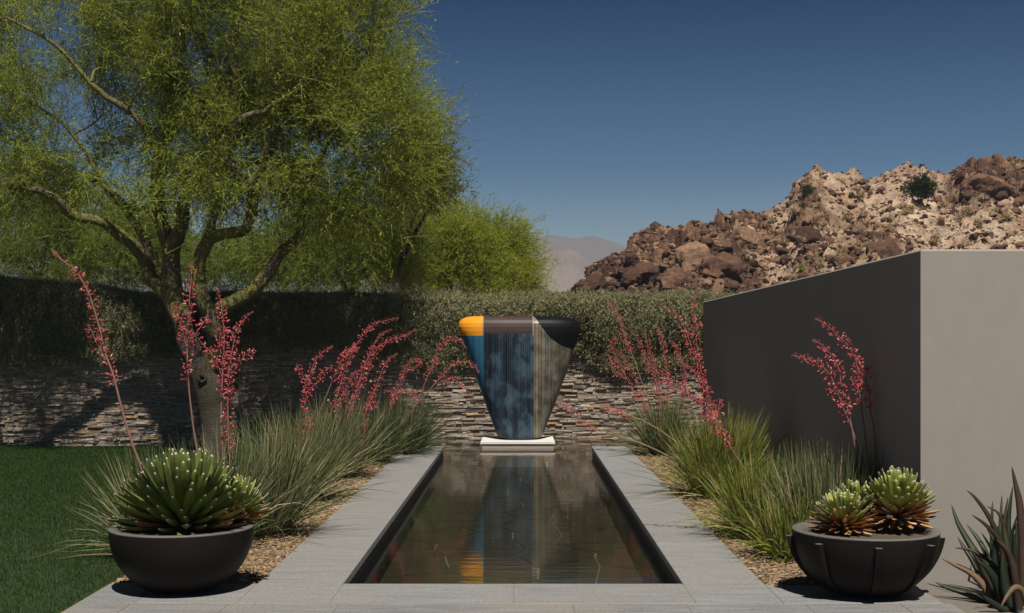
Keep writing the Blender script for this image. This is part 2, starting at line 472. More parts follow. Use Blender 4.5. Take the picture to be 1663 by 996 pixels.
c = k.mix(k.ramp(cl, [(0.4, (0, 0, 0)), (0.6, (1, 1, 1))]), (0.06, 0.055, 0.042), (0.23, 0.215, 0.18))
c = k.mix(k.math('MULTIPLY', stripes(k, 32, 0.06, 2.7), 0.8), c, (0.30, 0.16, 0.018)); c = k.mix(stripes(k, 34, 0.05, 6.3), c, (0.012, 0.055, 0.075)); c = k.mix(k.math('MULTIPLY', stripes(k, 44, 0.04, 11.1), 0.7), c, (0.02, 0.018, 0.015)); k.color(c); M['g_gold'] = k.m
k = glaze('grey back glaze', 0.4); k.color(k.mix(k.noise(k.coords((8, 1, 0.5)), 3, 5), (0.03, 0.03, 0.03), (0.14, 0.13, 0.11))); M['g_back'] = k.m
M['g_line'] = flat('pale glaze line', (0.15, 0.15, 0.14), 0.6)

# ================================================================== THE SETTING
POOL = dict(x0=-1.187, x1=1.076, y0=8.53, y1=19.65)
CO_L, CO_R, STRIP = -1.745, 1.60, 7.89      # outer coping edges, near edge of the front coping
WALL_Y, WATER = 23.0, -0.13
CH = (-2.4, 2.4)                             # channel along the stone wall

def rect(mb, x0, x1, y0, y1, z): mb.add([(x0, y0, z), (x1, y0, z), (x1, y1, z), (x0, y1, z)], [(0, 1, 2, 3)])

g = MB()      # desert ground, one sheet with an opening for the garden court
Y0, Y1, XL, XR = -3.0, WALL_Y + 0.25, -20.0, 9.7
for x0, x1, y0, y1 in ((-3000, XL, Y0, Y1), (XR, 3000, Y0, Y1), (-3000, 3000, -3000, Y0), (-3000, 3000, Y1, 3000)): rect(g, x0, x1, y0, y1, -0.01)
g.build('ground', M['sand'], kind='structure')
g = MB()
def lawn_z(x, y): return -0.006 - 0.27 * np.clip((y - 11) / 12, 0, 1) * np.clip((-2.72 - x) / 1.4, 0, 1)
lx, ly = np.concatenate([[XL, -8], np.linspace(-4.4, -2.72, 9)]), np.concatenate([[Y0, 6], np.linspace(10.5, WALL_Y + 0.25, 20)])
LX, LY = np.meshgrid(lx, ly, indexing='ij'); li = np.arange(LX.size).reshape(LX.shape)
g.add(np.stack([LX, LY, lawn_z(LX, LY)], -1).reshape(-1, 3), np.stack([li[:-1, :-1], li[1:, :-1], li[1:, 1:], li[:-1, 1:]], -1).reshape(-1, 4))
g.build('lawn', M['lawn'], kind='structure')
g = MB()      # planting beds
rect(g, -2.72, CO_L, STRIP + 0.5, POOL['y1'], -0.016); rect(g, -2.72, CH[0], POOL['y1'], Y1, -0.016)
rect(g, CO_R, 2.60, 8.45, POOL['y1'], -0.016); rect(g, CH[1], 2.60, POOL['y1'], Y1, -0.016)
g.build('gravel_bed', M['gravel'], kind='structure')
g = MB()
rect(g, 2.60, XR, 8.45, Y1, -0.012); rect(g, 2.5, XR, Y0, 8.45, -0.012)
g.build('earth', M['earth'], kind='structure')

# coping and paving
cop = setting('coping')
def slab(root, name, x0, x1, y0, y1, mat, z0=-0.05, z1=0.0, j=0.0016):
    mb = MB(); mb.bevbox(x0 + j, x1 - j, y0 + j, y1 - j, z0, z1 + rng.uniform(-0.001, 0.001), 0.003)
    return mb.build(name, M[mat], root)
ys = [STRIP, 9.75, 11.9, 14.1, 16.2, 18.0, POOL['y1']]
for a, b in zip(ys[:-1], ys[1:]):
    slab(cop, 'coping_slab', CO_L, POOL['x0'] + 0.012, a, b, 'coping')
ys = [STRIP, 10.2, 12.5, 14.7, 16.9, POOL['y1']]
for a, b in zip(ys[:-1], ys[1:]):
    slab(cop, 'coping_slab', POOL['x1'] - 0.012, CO_R, a, b, 'coping')
slab(cop, 'coping_slab', POOL['x0'] + 0.012, -0.05, STRIP, POOL['y0'], 'coping')
slab(cop, 'coping_slab', -0.05, POOL['x1'] - 0.012, STRIP, POOL['y0'], 'coping')
mb = MB(); mb.box(CO_L, POOL['x0'], STRIP, POOL['y1'], -0.6, -0.051); mb.box(POOL['x1'], CO_R, STRIP, POOL['y1'], -0.6, -0.052); mb.box(POOL['x0'], POOL['x1'], STRIP, POOL['y0'] - 0.012, -0.6, -0.053)
mb.build('coping_base', M['basin'], cop)
mb = MB(); rect(mb, CO_L, POOL['x0'] - 0.01, STRIP, POOL['y1'] - 0.01, -0.0042); rect(mb, POOL['x1'] + 0.01, CO_R, STRIP, POOL['y1'] - 0.01, -0.0042); rect(mb, POOL['x0'] - 0.01, POOL['x1'] + 0.01, STRIP, POOL['y0'] - 0.01, -0.0042)
mb.build('joint_mortar', M['mortar'], cop)
pav = setting('paving')
mb = MB(); rect(mb, -2.72, 2.62, Y0, STRIP, -0.0042); rect(mb, -2.72, CO_L, STRIP, 8.55, -0.0042); rect(mb, CO_R, 2.58, STRIP, 8.47, -0.0042)
mb.build('joint_mortar', M['mortar'], pav)
slab(pav, 'paving_stone', -2.70, -2.37, STRIP, 8.55, 'paver'); slab(pav, 'paving_stone', -2.37, CO_L, STRIP, 8.52, 'coping')
slab(pav, 'paving_stone', CO_R, 2.12, STRIP, 8.47, 'coping'); slab(pav, 'paving_stone', 2.12, 2.56, STRIP, 8.46, 'paver')
yy, r = STRIP, 0
while yy > 4.5:
    h = (0.72, 0.6, 0.8)[r % 3]
    xs = [-2.70] + [x for x in np.arange(-2.50 + (0.0 if r % 2 == 0 else 0.33), 2.5, 0.70)] + [2.60]
    xs = [-2.70, -2.38, -1.78, -1.11, -0.40, 0.31, 1.00, 1.72, 2.30, 2.60] if r == 0 else xs
    for a, b in zip(xs[:-1], xs[1:]): slab(pav, 'paving_stone', a, b, yy - h, yy, 'paver', j=0.0035)
    yy -= h; r += 1
mb = MB(); mb.box(-2.70, 2.60, Y0, yy - 0.006, -0.05, -0.001); mb.build('terrace', M['paver'], pav)

# pool: basin, flagstone floor, water
basin = setting('pool_basin')
ZB = -0.42
mb = MB()
x0, x1, y0, y1 = POOL['x0'], POOL['x1'], POOL['y0'], POOL['y1']
rect(mb, x0 - 0.05, x1 + 0.05, y0 - 0.05, y1 + 0.01, ZB - 0.012); mb.build('pool_floor', M['grout'], basin)
mb = MB(); rect(mb, CH[0], CH[1], y1 + 0.01, WALL_Y + 0.2, ZB - 0.012); mb.build('channel_floor', M['flagstone'], basin)
mb = MB()
mb.box(CH[0] - 0.1, x0 - 0.56, y1 - 0.1, y1 - 0.005, -0.6, -0.02); mb.box(x1 + 0.53, CH[1] + 0.1, y1 - 0.1, y1 - 0.005, -0.6, -0.02)
mb.box(CH[0] - 0.1, CH[0], y1, WALL_Y + 0.1, -0.6, -0.02); mb.box(CH[1], CH[1] + 0.1, y1, WALL_Y + 0.1, -0.6, -0.02)
mb.build('basin_wall', M['basin'], basin)
NX, NY = 4, 22
gx = np.linspace(x0 - 0.03, x1 + 0.03, NX + 1); gy = np.linspace(y0 - 0.03, y1, NY + 1)
P = np.zeros((NX + 1, NY + 1, 2))
for i in range(NX + 1):
    for j in range(NY + 1):
        P[i, j] = (gx[i] + (rng.uniform(-0.22, 0.22) if 0 < i < NX else 0), gy[j] + (rng.uniform(-0.19, 0.19) if 0 < j < NY else 0))
for i in range(NX):
    for j in range(NY):
        q = np.array([P[i, j], P[i + 1, j], P[i + 1, j + 1], P[i, j + 1]])
        polys = [q]
        if rng.random() < 0.35:
            polys = [q[[0, 1, 2]], q[[0, 2, 3]]]
        for pl in polys:
            c = pl.mean(0); d = pl - c
            pl = c + d * (1 - 0.013 / np.maximum(np.linalg.norm(d, axis=1, keepdims=True), 0.1))
            n = len(pl); zt = ZB + rng.uniform(-0.002, 0.003)
            mb = MB(); mb.add([(*p, ZB - 0.02) for p in pl] + [(*p, zt) for p in pl],
                              np.array([list(range(n, 2 * n))])); mb.f.append((np.array([[a, (a + 1) % n, n + (a + 1) % n, n + a] for a in range(n)]), 0))
            mb.build('flagstone', M['flagstone'], basin)
mb = MB()
mb.add([(x0, y0 - 0.02, WATER), (x1, y0 - 0.02, WATER), (x1, y1, WATER), (CH[1], y1, WATER), (CH[1], WALL_Y + 0.1, WATER), (CH[0], WALL_Y + 0.1, WATER), (CH[0], y1, WATER), (x0, y1, WATER)],
       [(0, 1, 2, 7)]).f.append((np.array([[6, 3, 4, 5]]), 0))
mb.build('water', M['water'], kind='structure')

# ------------------------------------------------------------------ stone wall
wall = thing('stone_wall', 'long wall of stacked ledge stones under the trailing hedge', 'stone wall', (0, WALL_Y, -0.4))
mb = MB(); mb.box(-14, 6.5, 0.05, 0.45, 0, 2.60); mb.build('wall_core', M['core'], wall)
def stone_mesh():
    """unit ledge stone: x,z in -.5...5, y=0 face, chipped front"""
    b = np.array([(-.5, .0, -.5), (.5, .0, -.5), (.5, .0, .5), (-.5, .0, .5)])
    m = MB()
    j = lambda s: rng.uniform(-s, s, (4, 3))
    back = b + (0, 1.0, 0)
    mid = b * (0.995, 1, 0.96) + (0, 0.12, 0) + j(0.03)
    fr = b * (0.96, 1, 0.86) + j(0.06)
    m.add(np.vstack([back, mid, fr]), [(8, 9, 10, 11)] + [(a + i, a + (i + 1) % 4, a + 4 + (i + 1) % 4, a + 4 + i) for a in (0, 4) for i in range(4)])
    return np.vstack(m.v), m.f
stone_pts = [stone_mesh() for _ in range(14)]
stone_me = []
for pts, fs in stone_pts:
    m = MB(); m.v = [pts]; m.f = fs; m.n = len(pts); stone_me.append(m.mesh('stone', M['stone']))
slots = []
z = 0.0
while z < 2.5:
    h = rng.uniform(0.023, 0.046)
    x = -13.8 + rng.uniform(0, 0.3)
    while x < 6.3:
        l = rng.uniform(0.09, 0.36) * (0.8 if rng.random() < 0.3 else 1.0)
        hh = h
        slots.append((x + l / 2, z + h / 2, l, hh)); x += l
    z += h
def score(s):
    x, zz, l, h = s
    vis = 1.0 if (-1.9 < x < 3.2 and 0.2 < zz < 1.75) else (0.25 if zz < 1.7 and x > -9.5 else 0.0)
    return vis * 10 + l * h * 20
slots.sort(key=score, reverse=True)
rest = MB()
for i, (x, zz, l, h) in enumerate(slots):
    pr = rng.uniform(-0.03, 0.018); q = rng.integers(len(stone_me)); hj = h * rng.uniform(0.88, 1.06)
    tilt = rng.normal(0, 0.02)
    if i < 300:
        o = link('stone', stone_me[q], wall)
        o.location = (x, pr, zz); o.scale = (l * 0.985, 0.16, hj); o.rotation_euler = (0, tilt, 0)
    else:
        pts, fs = stone_pts[q]
        p = pts * (l * 0.985, 0.16, hj); p = p + (x, pr, zz); p[:, 2] -= (p[:, 0] - x) * tilt
        n0 = rest.n; rest.v.append(p); rest.f += [(f + n0, m) for f, m in fs]; rest.n += len(p)
rest.build('stones', M['stones'], wall, kind='stuff')

# ------------------------------------------------------------------ plaster wall
pw = thing('plaster_wall', 'tall smooth grey plaster garden wall right of the pool', 'wall', (2.685, 8.70, 0))
mb = MB()
a = [(0, 0), (7.0, 0), (7.0, 11.6), (0.165, 11.6)]; H = EYE + 149 * 8.70 / F; b = 0.012
ins = [(b, b), (7.0 - b, b), (7.0 - b, 11.6 - b), (0.165 + b, 11.6 - b)]
mb.add([(x, y, -0.05) for x, y in a] + [(x, y, H - b) for x, y in a] + [(x, y, H) for x, y in ins],
       [(i, (i + 1) % 4, 4 + (i + 1) % 4, 4 + i) for i in range(4)] + [(4 + i, 4 + (i + 1) % 4, 8 + (i + 1) % 4, 8 + i) for i in range(4)] + [(8, 9, 10, 11)])
mb.build('wall_body', M['plaster'], pw)

# ------------------------------------------------------------------ rocky hill
RU = [780, 905, 946, 956, 970, 985, 1010, 1022, 1040, 1060, 1090, 1115, 1150, 1180, 1190, 1205, 1240, 1268, 1280, 1292, 1325, 1370, 1395, 1410, 1440, 1475, 1500, 1540, 1575, 1620, 1663, 1800, 2100, 2500, 3200]
RY = [620, 560, 500, 474, 460, 445, 430, 416, 405, 403, 388, 378, 363, 356, 351, 356, 357, 340, 326, 308, 290, 296, 297, 303, 289, 284, 291, 294, 275, 272, 278, 262, 250, 280, 380]
def ridge(u): return HY - np.interp(u, RU, RY)
def ridgeD(u): return np.interp(u, [780, 940, 1200, 1663, 3200], [74, 76, 88, 104, 125])
def hillz(u, D):
    Dr = ridgeD(u); zr = EYE + ridge(u) * Dr / F; zr = np.maximum(zr, -0.5)
    s = np.clip((D - 46) / (Dr - 46), 0, 1)
    up = zr * (0.25 * s + 0.75 * s ** 1.25)
    dn = zr * np.clip(1 - (D - Dr) / 60, 0, 1) ** 1.5
    return np.where(D < Dr, up, dn)
def hill_pt(u, D):
    x = (u - CX) * D / F
    p = np.stack([x, D, np.zeros_like(x)], -1)
    z = hillz(u, D)
    env = np.clip(z / 2.0, 0, 1)
    rn = 1 - np.abs(fbm(p * 0.22, 4, 21)) * 2
    z = z + env * (1.0 * fbm(p * 0.12, 6, 3) + 0.55 * (1 - np.abs(fbm(p * 0.55, 4, 31)) * 2) + 0.65 * rn * np.clip(fbm(p * 0.08, 2, 9) + 0.5, 0, 1) + 0.22 * fbm(p * 0.9, 3, 5) - 0.25)
    mk = rockmask(u, p, z)
    b1, _ = blocks(p[..., 0] * 1.0, z * 1.5 + p[..., 1] * 0.35, 2.3, 5)
    b2, _ = blocks(p[..., 0] + 7, z * 1.5 + p[..., 1] * 0.4, 0.95, 6)
    z = z + env * mk * (1.05 * b1 + 0.50 * b2) + env * (1 - mk) * 0.12 * b2
    return np.stack([x, D, z - 0.1], -1)
def blocks(a, b, s, seed):
    """fractured rock: irregular cells with flat tilted tops and deep joints"""
    a, b = a / s, b / s
    ia, ib = np.floor(a).astype(np.int64), np.floor(b).astype(np.int64)
    d1 = np.full(a.shape, 9.0); d2 = np.full(a.shape, 9.0); hh = np.zeros(a.shape); rr = np.zeros(a.shape)
    for i_ in (-1, 0, 1):
        for j_ in (-1, 0, 1):
            ca, cb = ia + i_, ib + j_
            dx = a - (ca + hash3(ca, cb, ca * 0, seed)); dy = b - (cb + hash3(ca, cb, ca * 0 + 1, seed))
            d = np.sqrt(dx * dx + dy * dy)
            r_ = hash3(ca, cb, ca * 0 + 2, seed); tx = hash3(ca, cb, ca * 0 + 3, seed) - 0.5; ty = hash3(ca, cb, ca * 0 + 4, seed) - 0.3
            h_ = r_ * 0.9 + dx * tx * 1.3 + dy * ty * 1.5
            near = d < d1
            d2 = np.where(near, d1, np.minimum(d2, d)); hh = np.where(near, h_, hh); rr = np.where(near, r_, rr); d1 = np.where(near, d, d1)
    return hh - 0.55 * np.exp(-((d2 - d1) / 0.10) ** 2), rr
def rockmask(u, p, z):
    m_ = np.clip((1265 - u) / 60, 0, 1) + 0.45 * np.exp(-((u - 1312) / 30) ** 2) + np.clip((u - 1530) / 40, 0, 1) * np.clip((z - 9.5) / 3, 0, 1)
    m_ = m_ + np.exp(-((u - 1420) / 45) ** 2) * np.exp(-((z - 6.5) / 1.6) ** 2)
    return np.clip(m_ * (0.75 + 0.9 * fbm(p * 0.13, 3, 44)) + 0.9 * np.clip(fbm(p * 0.16, 3, 61) - 0.12, 0, 1), 0, 1)
us = np.concatenate([np.linspace(880, 1720, 640), np.linspace(1730, 3200, 120)]); Ds = np.concatenate([np.linspace(46, 125, 330), np.linspace(128, 190, 16)])
U, DD = np.meshgrid(us, Ds, indexing='ij')
HP = hill_pt(U, DD)
n1, n2 = U.shape
ix = np.arange(n1 * n2).reshape(n1, n2)
hq = np.stack([ix[:-1, :-1], ix[1:, :-1], ix[1:, 1:], ix[:-1, 1:]], -1).reshape(-1, 4)
mb = MB(); mb.add(HP.reshape(-1, 3), hq); ho = mb.build('rocky_hill', M['hill'], smooth=False, kind='structure')
pz = np.stack([HP[..., 0], HP[..., 1], HP[..., 2] * 0], -1); zz_ = hillz(U, DD)
mk_ = rockmask(U, pz, zz_); _, c1_ = blocks(HP[..., 0], zz_ * 1.5 + HP[..., 1] * 0.35, 2.3, 5); _, c2_ = blocks(HP[..., 0] + 7, zz_ * 1.5 + HP[..., 1] * 0.4, 0.95, 6)
at_ = ho.data.attributes.new('rock', 'FLOAT_COLOR', 'POINT')
at_.data.foreach_set('color', np.stack([mk_, 0.5 * c1_ + 0.5 * c2_, c2_, np.ones_like(mk_)], -1).astype(np.float32).ravel())

def ico(sub):
    import bmesh
    b = bmesh.new(); bmesh.ops.create_icosphere(b, subdivisions=sub, radius=1)
    v = np.array([x.co[:] for x in b.verts]); f = np.array([[q.index for q in t.verts] for t in b.faces]); b.free()
    return v, f
ICO = {k_: ico(k_) for k_ in (1, 2, 3, 4)}
def rock_shape(sub, seed, planes=11, rough=0.06):
    r_ = np.random.default_rng(seed)
    d, f = ICO[sub]
    n = unit(r_.normal(size=(planes, 3))); dist = r_.uniform(0.62, 1.0, planes)
    dots = d @ n.T
    rad = np.min(np.where(dots > 0.05, dist / np.maximum(dots, 0.05), 9), axis=1)
    rad = np.minimum(rad, 1.25) * (1 + rough * fbm(d * 2.3 + seed, 3, seed))
    return d * rad[:, None], f
bm_ = []
for s in range(12):
    v_, f_ = rock_shape(4, 100 + s, 7 + s % 3, 0.13)
    m = MB(); m.add(v_, f_); bm_.append(m.mesh('boulder', M['boulder'], False))
BIG = [  # (px, py on slope, width px, height px, label)
 (1430, 408, 62, 38, 'broad rusty brown boulder just above the dark wall top', 1),
 (1308, 388, 40, 34, 'broad flat faced brown boulder standing right of the boulder field', 3),
 (1205, 392, 42, 30, 'rounded brown boulder high on the middle of the hill slope', 2),
 (1125, 420, 44, 40, 'big brown split boulder in the middle of the boulder field', 4),
 (1170, 430, 50, 48, 'largest dark brown boulder low in the boulder field', 5),
 (1040, 452, 58, 42, 'wide reddish boulder at the foot of the hill above the hedge', 6),
 (962, 464, 44, 30, 'leftmost brown boulder where the hill meets the hedge', 7),
 (1590, 300, 66, 36, 'dark brown outcrop boulder near the top right skyline', 8),
 (1620, 312, 50, 34, 'dark slanted boulder just below the top right skyline outcrop', 10),
 (1090, 455, 40, 36, 'cracked reddish brown boulder low in front of the boulder field', 11),
]
def slope_at(px, py):
    """point of the hill surface seen at photo pixel (px, py)"""
    c_ = HP[np.argmin(np.abs(us - px))]; c_ = c_[c_[:, 1] < 126]
    y = HY - (c_[:, 2] - EYE) * F / c_[:, 1]
    i = np.where(y <= py)[0]
    return c_[i[0]] if len(i) else c_[np.argmin(y)]
def put_boulder(p, w_, h_, q, label, group=None, zr=None):
    o = link('boulder', bm_[q % len(bm_)])
    o.location = p; o.scale = (w_ / 2, w_ / 2 * rng.uniform(0.8, 1.1), h_ / 2); o.rotation_euler = (rng.uniform(-0.3, 0.3), rng.uniform(-0.3, 0.3), zr if zr is not None else rng.uniform(0, 6.28))
    return tag(o, label, 'boulder', group)
for px, py, wp, hp, lab, q in BIG:
    p = slope_at(px, py + hp * 0.25); s = p[1] / F
    put_boulder(p, wp * s * 1.1, hp * s * 1.25, q, lab, 'boulders on the rocky hill')
def boulder_label(u, py, size, top, lim):
    sz = 'small' if size < 11 else ('middling' if size < 19 else 'large')
    if u < 1040: pl_ = 'at the low left end of the rocky hill'
    elif u < 1150: pl_ = 'in the boulder field left half'
    elif u < 1265: pl_ = 'in the boulder field right half'
    elif u < 1350: pl_ = 'on the hill below the steep crag'
    elif u < 1465: pl_ = 'on the slope left of the lone dark shrub'
    elif u < 1545: pl_ = 'on the slope around the lone dark shrub'
    else: pl_ = 'at the right end of the rocky hill'
    hi = 'skyline' if py < top + 16 else ('lower' if py > lim - 30 else 'half way up')
    return f'{sz} brown boulder {pl_}, ' + {'skyline': 'on the skyline', 'lower': 'low down', 'half way up': 'half way up'}[hi]
nb = 0; tries = 0
while nb < 85 and tries < 6000:
    tries += 1
    u = rng.uniform(935, 1690); top = HY - ridge(u); v_ = rng.uniform(0, 1)
    py = top + v_ * (480 - top)
    lim = np.interp(u, [1142, 1495], [490, 405]) if u > 1142 else 476
    if py > lim + 8: continue
    dens = 0.55 if u < 1180 else (0.6 if u < 1330 and v_ > 0.15 else 0.35)
    if v_ < 0.16: dens = max(dens, 0.7)
    if u > 1535 and py < 335: dens = 0.9
    if 1285 < u < 1345 and py < 345: dens = 0.9
    if rng.random() > dens: continue
    size = rng.lognormal(2.5 if dens > 0.5 else 2.25, 0.42)
    size = min(size, 44)
    if v_ < 0.16: size *= 0.62
    if u > 1250 and py > top + 30: size *= 0.75
    p = slope_at(u, py); s = p[1] / F
    put_boulder(p + V(0, 0, size * s * 0.05), size * s * 1.25, size * s * rng.uniform(0.7, 1.15), int(rng.integers(12)), boulder_label(u, py, size, top, lim), 'brown boulders scattered over the rocky hill')
    nb += 1
mb = MB()
small = [rock_shape(1, 300 + s, 8, 0.0) for s in range(10)]
N_ = 11000
u_ = rng.uniform(930, 1720, N_); D_ = 46 + (ridgeD(u_) - 46) * rng.uniform(0.2, 1.04, N_)
p_ = hill_pt(u_, D_); sz_ = rng.lognormal(-2.55, 0.62, N_)
for i in range(N_):
    sz = sz_[i]; v_, f_ = small[i % 10]
    a = rng.uniform(0, 6.28); ca, sa = math.cos(a), math.sin(a)
    q = v_ * (sz, sz * rng.uniform(0.7, 1.2), sz * rng.uniform(0.5, 0.9))
    q = np.stack([q[:, 0] * ca - q[:, 1] * sa, q[:, 0] * sa + q[:, 1] * ca, q[:, 2]], 1)
    mb.add(q + p_[i] + (0, 0, sz * 0.15), f_)
mb.build('hill_rubble', M['rubble'], kind='stuff')

# distant hazy ranges
def far_range(name, us_, ys_, D, depth, seed):
    u = np.linspace(us_[0], us_[-1], 160); t = np.linspace(0, 1, 60)
    UU, TT = np.meshgrid(u, t, indexing='ij')
    zr = (HY - np.interp(UU, us_, ys_)) * D / F
    x = (UU - CX) * D / F; y = D - depth * (1 - TT) * 1.0
    prof = np.where(TT <= 0.75, (TT / 0.75) ** 1.1, 1 - (TT - 0.75) * 2)
    p = np.stack([x, y, zr * 0], -1)
    z = zr * prof + zr * 0.10 * fbm(p * 0.02, 5, seed) * np.clip(TT * 4, 0, 1) * np.clip((0.8 - TT) * 6, 0.15, 1)
    i = np.arange(UU.size).reshape(UU.shape)
    f = np.stack([i[:-1, :-1], i[1:, :-1], i[1:, 1:], i[:-1, 1:]], -1).reshape(-1, 4)
    m = MB(); m.add(np.stack([x, y, z], -1).reshape(-1, 3), f)
    return m.build(name, M['foothill' if 'foot' in name else 'farhill'], smooth=True, kind='structure')
far_range('distant_mountain', [300, 500, 700, 800, 852, 875, 890, 905, 925, 955, 985, 1010, 1060, 1200, 1500, 2000], [520, 470, 430, 402, 396, 395, 392, 393, 397, 393, 401, 412, 440, 470, 500, 540], 900, 260, 5)
far_range('distant_foothill', [500, 700, 780, 850, 880, 905, 918, 930, 945, 965, 1000, 1100, 1300], [545, 500, 450, 424, 416, 410, 409, 414, 425, 440, 462, 500, 545], 640, 200, 8)

# ================================================================== PLANTS
def leaves(mb, base, dirs, L, W, mi=0, quad=False):
    """thin leaves: one triangle (or a rhombus) each"""
    n = len(base)
    side = unit(np.cross(dirs, rng.normal(size=(n, 3))))
    L = np.broadcast_to(L, (n,))[:, None]; W = np.broadcast_to(W, (n,))[:, None]
    if quad:
        v = np.stack([base, base + dirs * L * 0.5 + side * W, base + dirs * L, base + dirs * L * 0.5 - side * W], 1)
        mb.add(v.reshape(-1, 3), np.arange(4 * n).reshape(n, 4), mi)
    else:
        v = np.stack([base - side * W, base + side * W, base + dirs * L], 1)
        mb.add(v.reshape(-1, 3), np.arange(3 * n).reshape(n, 3), mi)

def foliage(tips, tdirs, ntw, Ltw, nsub, Lsub, nleaf, Lleaf, droop, tw_mb, leaf_mb, spread=0.8, up=0.15, start=0.35):
    """sprays of fine twigs with small leaflets from every branch tip"""
    N = len(tips)
    b = np.repeat(tips, ntw, 0) + rng.normal(0, start, (N * ntw, 3))
    d = unit(np.repeat(tdirs, ntw, 0) * 0.7 + rng.normal(0, spread, (N * ntw, 3)) + V(0, 0, up))
    L = rng.uniform(0.6, 1.3, (N * ntw, 1)) * Ltw
    dr = rng.uniform(0.3, 1.2, (N * ntw, 1)) * droop
    leaves(tw_mb, b, unit(d * L - V(0, 0, 1) * dr * 0.5 * L), L[:, 0], 0.006)
    s = rng.uniform(0.1, 1.0, (N * ntw, nsub, 1))
    pos = b[:, None] + d[:, None] * L[:, None] * s - V(0, 0, 1) * dr[:, None] * L[:, None] * s ** 2
    tan = unit(d[:, None] - V(0, 0, 1) * 2 * dr[:, None] * s)
    sd = unit(tan + rng.normal(0, 0.55, pos.shape)).reshape(-1, 3)
    pos = pos.reshape(-1, 3)
    SL = rng.uniform(0.5, 1.3, (len(pos), 1)) * Lsub
    leaves(tw_mb, pos, sd, SL[:, 0], 0.0048)
    s = rng.uniform(0.15, 1.05, (len(pos), nleaf, 1))
    lp = (pos[:, None] + sd[:, None] * SL[:, None] * s).reshape(-1, 3)
    ld = unit(np.repeat(sd, nleaf, 0) * 0.6 + rng.normal(0, 0.7, lp.shape) - V(0, 0, 0.1))
    ll = rng.uniform(0.6, 1.4, len(lp)) * Lleaf
    leaves(leaf_mb, lp, ld, ll, ll * rng.uniform(0.09, 0.17, len(lp)))

def sample_blobs(blobs, n, D0, gaps=(), sunlit=(), clear=None):
    """points inside ellipsoids given as (px, py, rx, rz in photo pixels, depth offset m, depth radius m, weight)"""
    def blocked(p_):
        for (sx, sz_, r_) in sunlit:
            t_ = (WALL_Y - p_[1]) / 0.48; q_ = V(sx + 0.10 * t_, p_[1], sz_ + 0.875 * t_)
            if abs(q_[0] - p_[0]) < r_ and abs(q_[2] - p_[2]) < r_ * 1.5: return True
        return False
    wts = np.array([b[6] * b[2] * b[3] for b in blobs], float); wts /= wts.sum()
    out = []
    while len(out) < n:
        b = blobs[rng.choice(len(blobs), p=wts)]
        q = rng.normal(size=3); q = q / np.linalg.norm(q) * rng.random() ** (1 / 2.4)
        px, py, D = b[0] + q[0] * b[2], b[1] + q[2] * b[3], D0 + b[4] + q[1] * b[5]
        if any(((px - g_[0]) / g_[2]) ** 2 + ((py - g_[1]) / g_[3]) ** 2 < 1 for g_ in gaps): continue
        if clear and clear(px, py, D): continue
        if sunlit and blocked(at(px, py, D)): continue
        out.append(at(px, py, D))
    return np.array(out)

def grow(nodes, rads, pts, mb, r0=0.022, maxr=0.05):
    """joins every crown point to the nearest branch with a bent thin branch; returns the tips' directions"""
    nodes = list(nodes); rads = list(rads); dirs = np.zeros((len(pts), 3))
    NA = np.array(nodes)
    order = np.argsort([np.min(np.linalg.norm(NA - p, axis=1)) for p in pts])
    for i in order:
        A = np.array(nodes); dd = np.linalg.norm(A - pts[i], axis=1)
        j = int(np.argmin(dd)); a, p = A[j], pts[i]; L = dd[j]
        n = max(3, int(L / 0.22))
        t = np.linspace(0, 1, n + 1)[:, None]
        bend = V(0, 0, 1) * 0.16 * L * rng.uniform(-0.3, 1.0) + rng.normal(0, 0.09, 3) * L
        line = a + (p - a) * t + bend * (4 * t * (1 - t)) + np.cumsum(rng.normal(0, 0.012, (n + 1, 3)), 0) * (t > 0)
        ra = min(maxr, rads[j] * 0.7, r0 + 0.008 * L); rb = max(0.006, ra * 0.35)
        mb.tube(line, np.linspace(ra, rb, n + 1), 5)
        for q, rr in list(zip(line, np.linspace(ra, rb, n + 1)))[1:]:
            nodes.append(q); rads.append(rr)
        dirs[i] = unit(line[-1] - line[-2] + 0.3 * (p - a))
    return dirs

